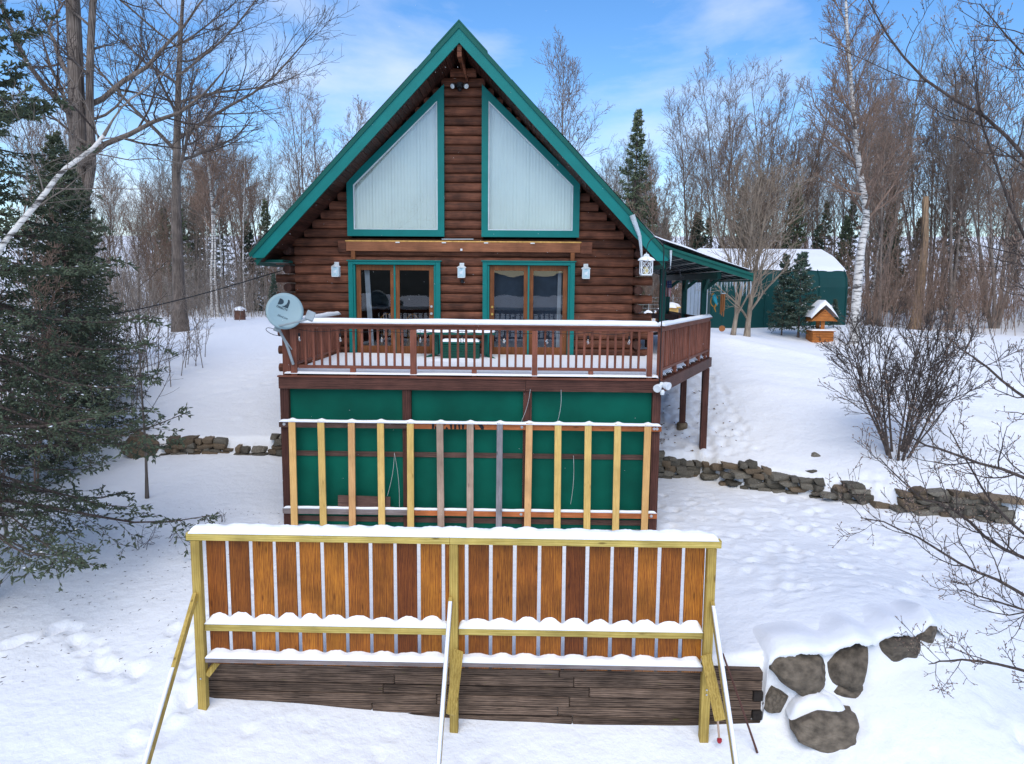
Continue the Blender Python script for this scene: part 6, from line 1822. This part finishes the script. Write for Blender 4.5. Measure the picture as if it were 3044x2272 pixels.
P1,R1 = grow(r,P0,R0,15,(0.34,1.0),0.20,0.3,(30,65),0.0,0.10,7,0.35,0.3,0.004)
P2,R2 = grow(r,P1,R1,7,(0.15,1.0),0.5,0.5,(30,60),0.02,0.14,5,0.6,0.5,0.003)
P3,R3 = grow(r,P2,R2,4,(0.15,1.0),0.5,0.5,(30,60),0.02,0.14,4,0.8,0.6,0.0022)
o = thing('leaning_birch', (0,0,0), 'pale birch leaning across the spruces at the left edge', 'tree')
link(bpy.data.objects.new('trunk', mk_mesh('trunk',*merge([tubes(P0[:,:15],R0[:,:15],9)]),M['birch'],True)), o)
link(bpy.data.objects.new('crown', mk_mesh('crown',*merge([tubes(P0[:,14:],R0[:,14:],6),tubes(P1,R1,4),tubes(P2,R2,3),tubes(P3,R3,3)]),M['twig'],True)), o)

# ---- right foreground: budded branches of a maple standing just out of frame
mp_ = thing('budded_maple', (8.6,-10.6,-3.6), 'near bare maple reaching budded twigs in from the right edge', 'tree')
limbs = [[(8.6,-10.6,-2.6),(7.6,-10.8,-1.9),(6.5,-11.0,-1.25),(5.9,-11.0,-0.95),(5.3,-11.0,-0.62),(4.9,-11.0,-0.50)],
         [(8.6,-10.6,-2.0),(7.4,-10.7,-1.3),(6.4,-10.9,-0.85),(5.9,-10.9,-0.45),(5.5,-10.9,-0.30),(5.15,-10.9,0.05)],
         [(8.6,-10.6,-1.4),(7.3,-10.8,-0.6),(6.4,-11.0,-0.10),(5.7,-11.0,0.15),(5.25,-11.0,0.30),(4.95,-11.0,0.62)],
         [(8.6,-10.6,-0.6),(7.6,-10.9,0.1),(6.6,-11.0,0.55),(6.0,-11.0,0.95),(5.6,-11.0,1.25)],
         [(8.6,-10.6,0.6),(7.5,-10.9,1.6),(6.4,-11.0,2.7),(5.9,-11.0,3.2),(5.2,-11.0,3.62),(4.75,-11.0,4.1),(4.5,-11.0,4.5)],
         [(8.6,-10.6,1.6),(7.4,-10.9,2.7),(6.3,-11.0,3.55),(6.05,-11.0,4.2),(5.85,-11.0,4.9)],
         [(8.6,-10.6,0.0),(7.4,-10.8,0.9),(6.5,-11.0,1.7),(6.0,-11.0,2.5),(5.7,-11.0,3.2),(5.55,-11.0,3.7)],
         [(8.6,-10.4,-1.8),(7.6,-10.5,-1.2),(6.7,-10.6,-0.75),(6.2,-10.6,-0.2),(5.85,-10.6,0.35)],
         [(8.6,-10.4,-2.4),(7.7,-10.7,-2.0),(6.9,-10.9,-1.7),(6.2,-11.0,-1.45),(5.75,-11.0,-1.30)],
         [(8.6,-10.5,2.2),(7.5,-10.8,3.0),(6.6,-11.0,3.6),(6.1,-11.0,3.75),(5.6,-11.0,4.25)],
         [(8.6,-10.5,0.3),(7.6,-10.8,1.0),(6.8,-10.9,1.5),(6.3,-11.0,1.9),(5.9,-11.0,2.0)],
         [(8.6,-10.6,-3.0),(7.5,-10.9,-2.5),(6.6,-11.0,-2.05),(5.9,-11.0,-1.95),(5.55,-11.0,-1.98)]]
P1 = np.stack([spline(l,16) for l in limbs])
r = np.random.RandomState(33)
P1 = P1 + np.cumsum(r.normal(0,0.012,P1.shape),1)
R1 = np.tile(np.linspace(0.026,0.0045,16),(len(limbs),1))
tr0 = np.array([[(8.75,-10.5,-4.0+0.75*i) for i in range(20)]],float); tr0[:,:,0] += 0.05*np.sin(np.arange(20))
tR = np.linspace(0.14,0.015,20)[None]
Pt,Rt = grow(r,tr0,tR,16,(0.62,0.98),0.22,0.4,(35,60),0.10,0.10,8,0.45,0.25,0.008)
P2,R2 = grow(r,P1,R1,13,(0.30,1.0),0.17,0.3,(28,60),0.10,0.14,7,0.5,0.4,0.0036)
P3,R3 = grow(r,P2,R2,6,(0.15,1.0),0.42,0.4,(30,60),0.12,0.15,5,0.7,0.6,0.0028)
P4,R4 = grow(r,P3,R3,2,(0.3,1.0),0.45,0.4,(30,60),0.14,0.15,3,0.8,0.7,0.003)
ends = np.concatenate([P2[:,-1],P3[:,-1],P4[:,-1],P3[:,2],P2[:,4]]); ed = np.concatenate([nrm(P2[:,-1]-P2[:,-2]),nrm(P3[:,-1]-P3[:,-2]),nrm(P4[:,-1]-P4[:,-2]),nrm(P3[:,3]-P3[:,2]+r.normal(0,.03,P3[:,2].shape)),nrm(P2[:,5]-P2[:,4])])
Pt2,Rt2 = grow(r,Pt,Rt,9,(0.2,1.0),0.42,0.4,(28,55),0.10,0.12,5,0.55,0.4,0.005)
Pt3,Rt3 = grow(r,Pt2,Rt2,6,(0.15,1.0),0.45,0.4,(28,55),0.10,0.13,4,0.7,0.6,0.0035)
buds = spindles(ends-ed*0.006, ed, r.uniform(.018,.032,len(ends)), r.uniform(.005,.0085,len(ends)))
def sub(v, o_): return v - np.array(org(o_))
V,F = merge([tubes(tr0,tR,10),tubes(P1,R1,6),tubes(Pt,Rt,6)]); npobj('trunk',V,F,M['barkdark'],mp_,smooth=True)
V,F = merge([tubes(P2,R2,4),tubes(P3,R3,3),tubes(P4,R4,3),tubes(Pt2,Rt2,4),tubes(Pt3,Rt3,3)]); npobj('crown',V,F,M['barkdark'],mp_,smooth=True)
V,F = merge([buds]); npobj('buds',V,F,M['twigred'],mp_,kind='stuff')

# ---- brown brush along the wood edge: nobody could count it
def brush(seed, n, boxes, hr, label, mat, dens=(7,4)):
    r = np.random.RandomState(seed)
    xs_, ys_ = [], []
    for (x0,x1,y0,y1,wt) in boxes:
        k = int(n*wt); xs_.append(r.uniform(x0,x1,k)); ys_.append(y0+(y1-y0)*r.uniform(0,1,k))
    x = np.concatenate(xs_); y = np.concatenate(ys_); k = len(x)
    z = ground(x, y, False)
    H_ = r.uniform(hr[0],hr[1],k)
    d = nrm(np.stack([r.normal(0,.16,k),r.normal(0,.16,k),np.ones(k)],-1))
    cur = np.stack([x,y,z-0.05],-1); pts = [cur]
    for j in range(5):
        d = nrm(d + r.normal(0,.08,d.shape)); cur = cur + d*(H_/5)[:,None]; pts.append(cur)
    P = np.stack(pts,1); R = (0.006+0.0035*H_)[:,None]*np.linspace(1,0.35,6)[None]
    P1,R1 = grow(r,P,R,dens[0],(0.12,1.0),0.34,0.5,(25,55),0.10,0.13,4,0.6,0.5,0.007)
    P2,R2 = grow(r,P1,R1,dens[1],(0.2,1.0),0.5,0.4,(25,55),0.08,0.12,3,0.8,0.6,0.006)
    V,F = merge([tubes(P,R,4),tubes(P1,R1,3),tubes(P2,R2,3)])
    return npobj('undergrowth', V, F, mat, smooth=True, label=label, cat='brush', kind='stuff')
brush(501, 900, [(17,36,15.5,28,0.55),(6,20,22,34,0.45)], (1.8,4.6), 'tangled red-brown brush at the wood edge right of the cabin', M['twigred'])
brush(502, 700, [(-30,-9,27,40,0.8),(-9,6,30,40,0.2)], (1.6,4.6), 'tangled grey-brown brush at the wood edge left of the cabin', M['twig'])
brush(503, 260, [(-24,-12.5,8,26,0.6),(-14,-9,1,8,0.4)], (1.0,3.2), 'thin grey scrub among the left spruces', M['twig'])

# dry weeds and dead leaves
r = np.random.RandomState(61)
xx = np.concatenate([r.normal(4.62,0.22,560), r.uniform(4.2,7.0,90)]); yy = np.concatenate([r.uniform(0.4,3.4,560), r.uniform(0,4,90)])
zz = ground(xx,yy)
dd = nrm(r.normal(0,1,(650,3))*np.array([1,1,0.35]))
V,F = spindles(np.stack([xx,yy,zz+0.01],-1), dd, r.uniform(.05,.16,650), r.uniform(.008,.022,650))
npobj('dead_leaves', V, [F], M['leaf'], label='dead brown leaves and grass on the thin snow under the deck', cat='leaves', kind='stuff')
wp_ = []
for (x,y,n,h) in ((-5.3,-5.4,6,0.5),(-5.0,-5.0,5,0.45),(-4.3,-4.2,3,0.35)):
    for i in range(n):
        d = nrm(np.array([r.normal(0,.5),r.normal(0,.5),1.0])); p = np.array([x+r.normal(0,.05),y+r.normal(0,.05),0]); p[2] = gz(p[0],p[1])-0.03
        pts = [p]
        for j in range(5): d = nrm(d+r.normal(0,.22,3)+np.array([0,0,-0.08])); p = p+d*h/5; pts.append(p)
        wp_.append(np.stack(pts))
P = np.stack(wp_); R = np.tile(np.linspace(.005,.003,6),(len(P),1))
P1,R1 = grow(r,P,R,5,(0.3,1),0.35,0.3,(30,60),0,0.2,3,0.8,0.6,0.003)
V,F = merge([tubes(P,R,4),tubes(P1,R1,3)])
npobj('dry_weeds', V, F, M['barkdark'], label='dry weed stalks poking through the snow', cat='weeds', kind='stuff')

# a few snowflakes drifting in front of the house
r = np.random.RandomState(90)
n = 420
c = np.stack([r.uniform(-8,9,n), r.uniform(-9,-0.8,n), r.uniform(-2.6,6.5,n)],-1)
V,F = spindles(c, nrm(r.normal(0,1,(n,3))), 0.011, r.uniform(.003,.0055,n))
npobj('falling_snow', V, [F], M['snow'], label='sparse snowflakes drifting in the air', cat='snow', kind='stuff')

r = np.random.RandomState(93)
n = 420
xx = r.normal(-5.2,1.3,n); yy = r.uniform(-9.3,-3.5,n)
zz = ground(xx,yy)
dd = nrm(r.normal(0,1,(n,3))*np.array([1,1,0.1]))
V,F = spindles(np.stack([xx,yy,zz+0.004],-1), dd, r.uniform(.02,.09,n), r.uniform(.003,.007,n))
npobj('twig_litter', V, [F], M['barkdark'], label='fallen needles and twig bits on the snow below the spruces', cat='litter', kind='stuff')
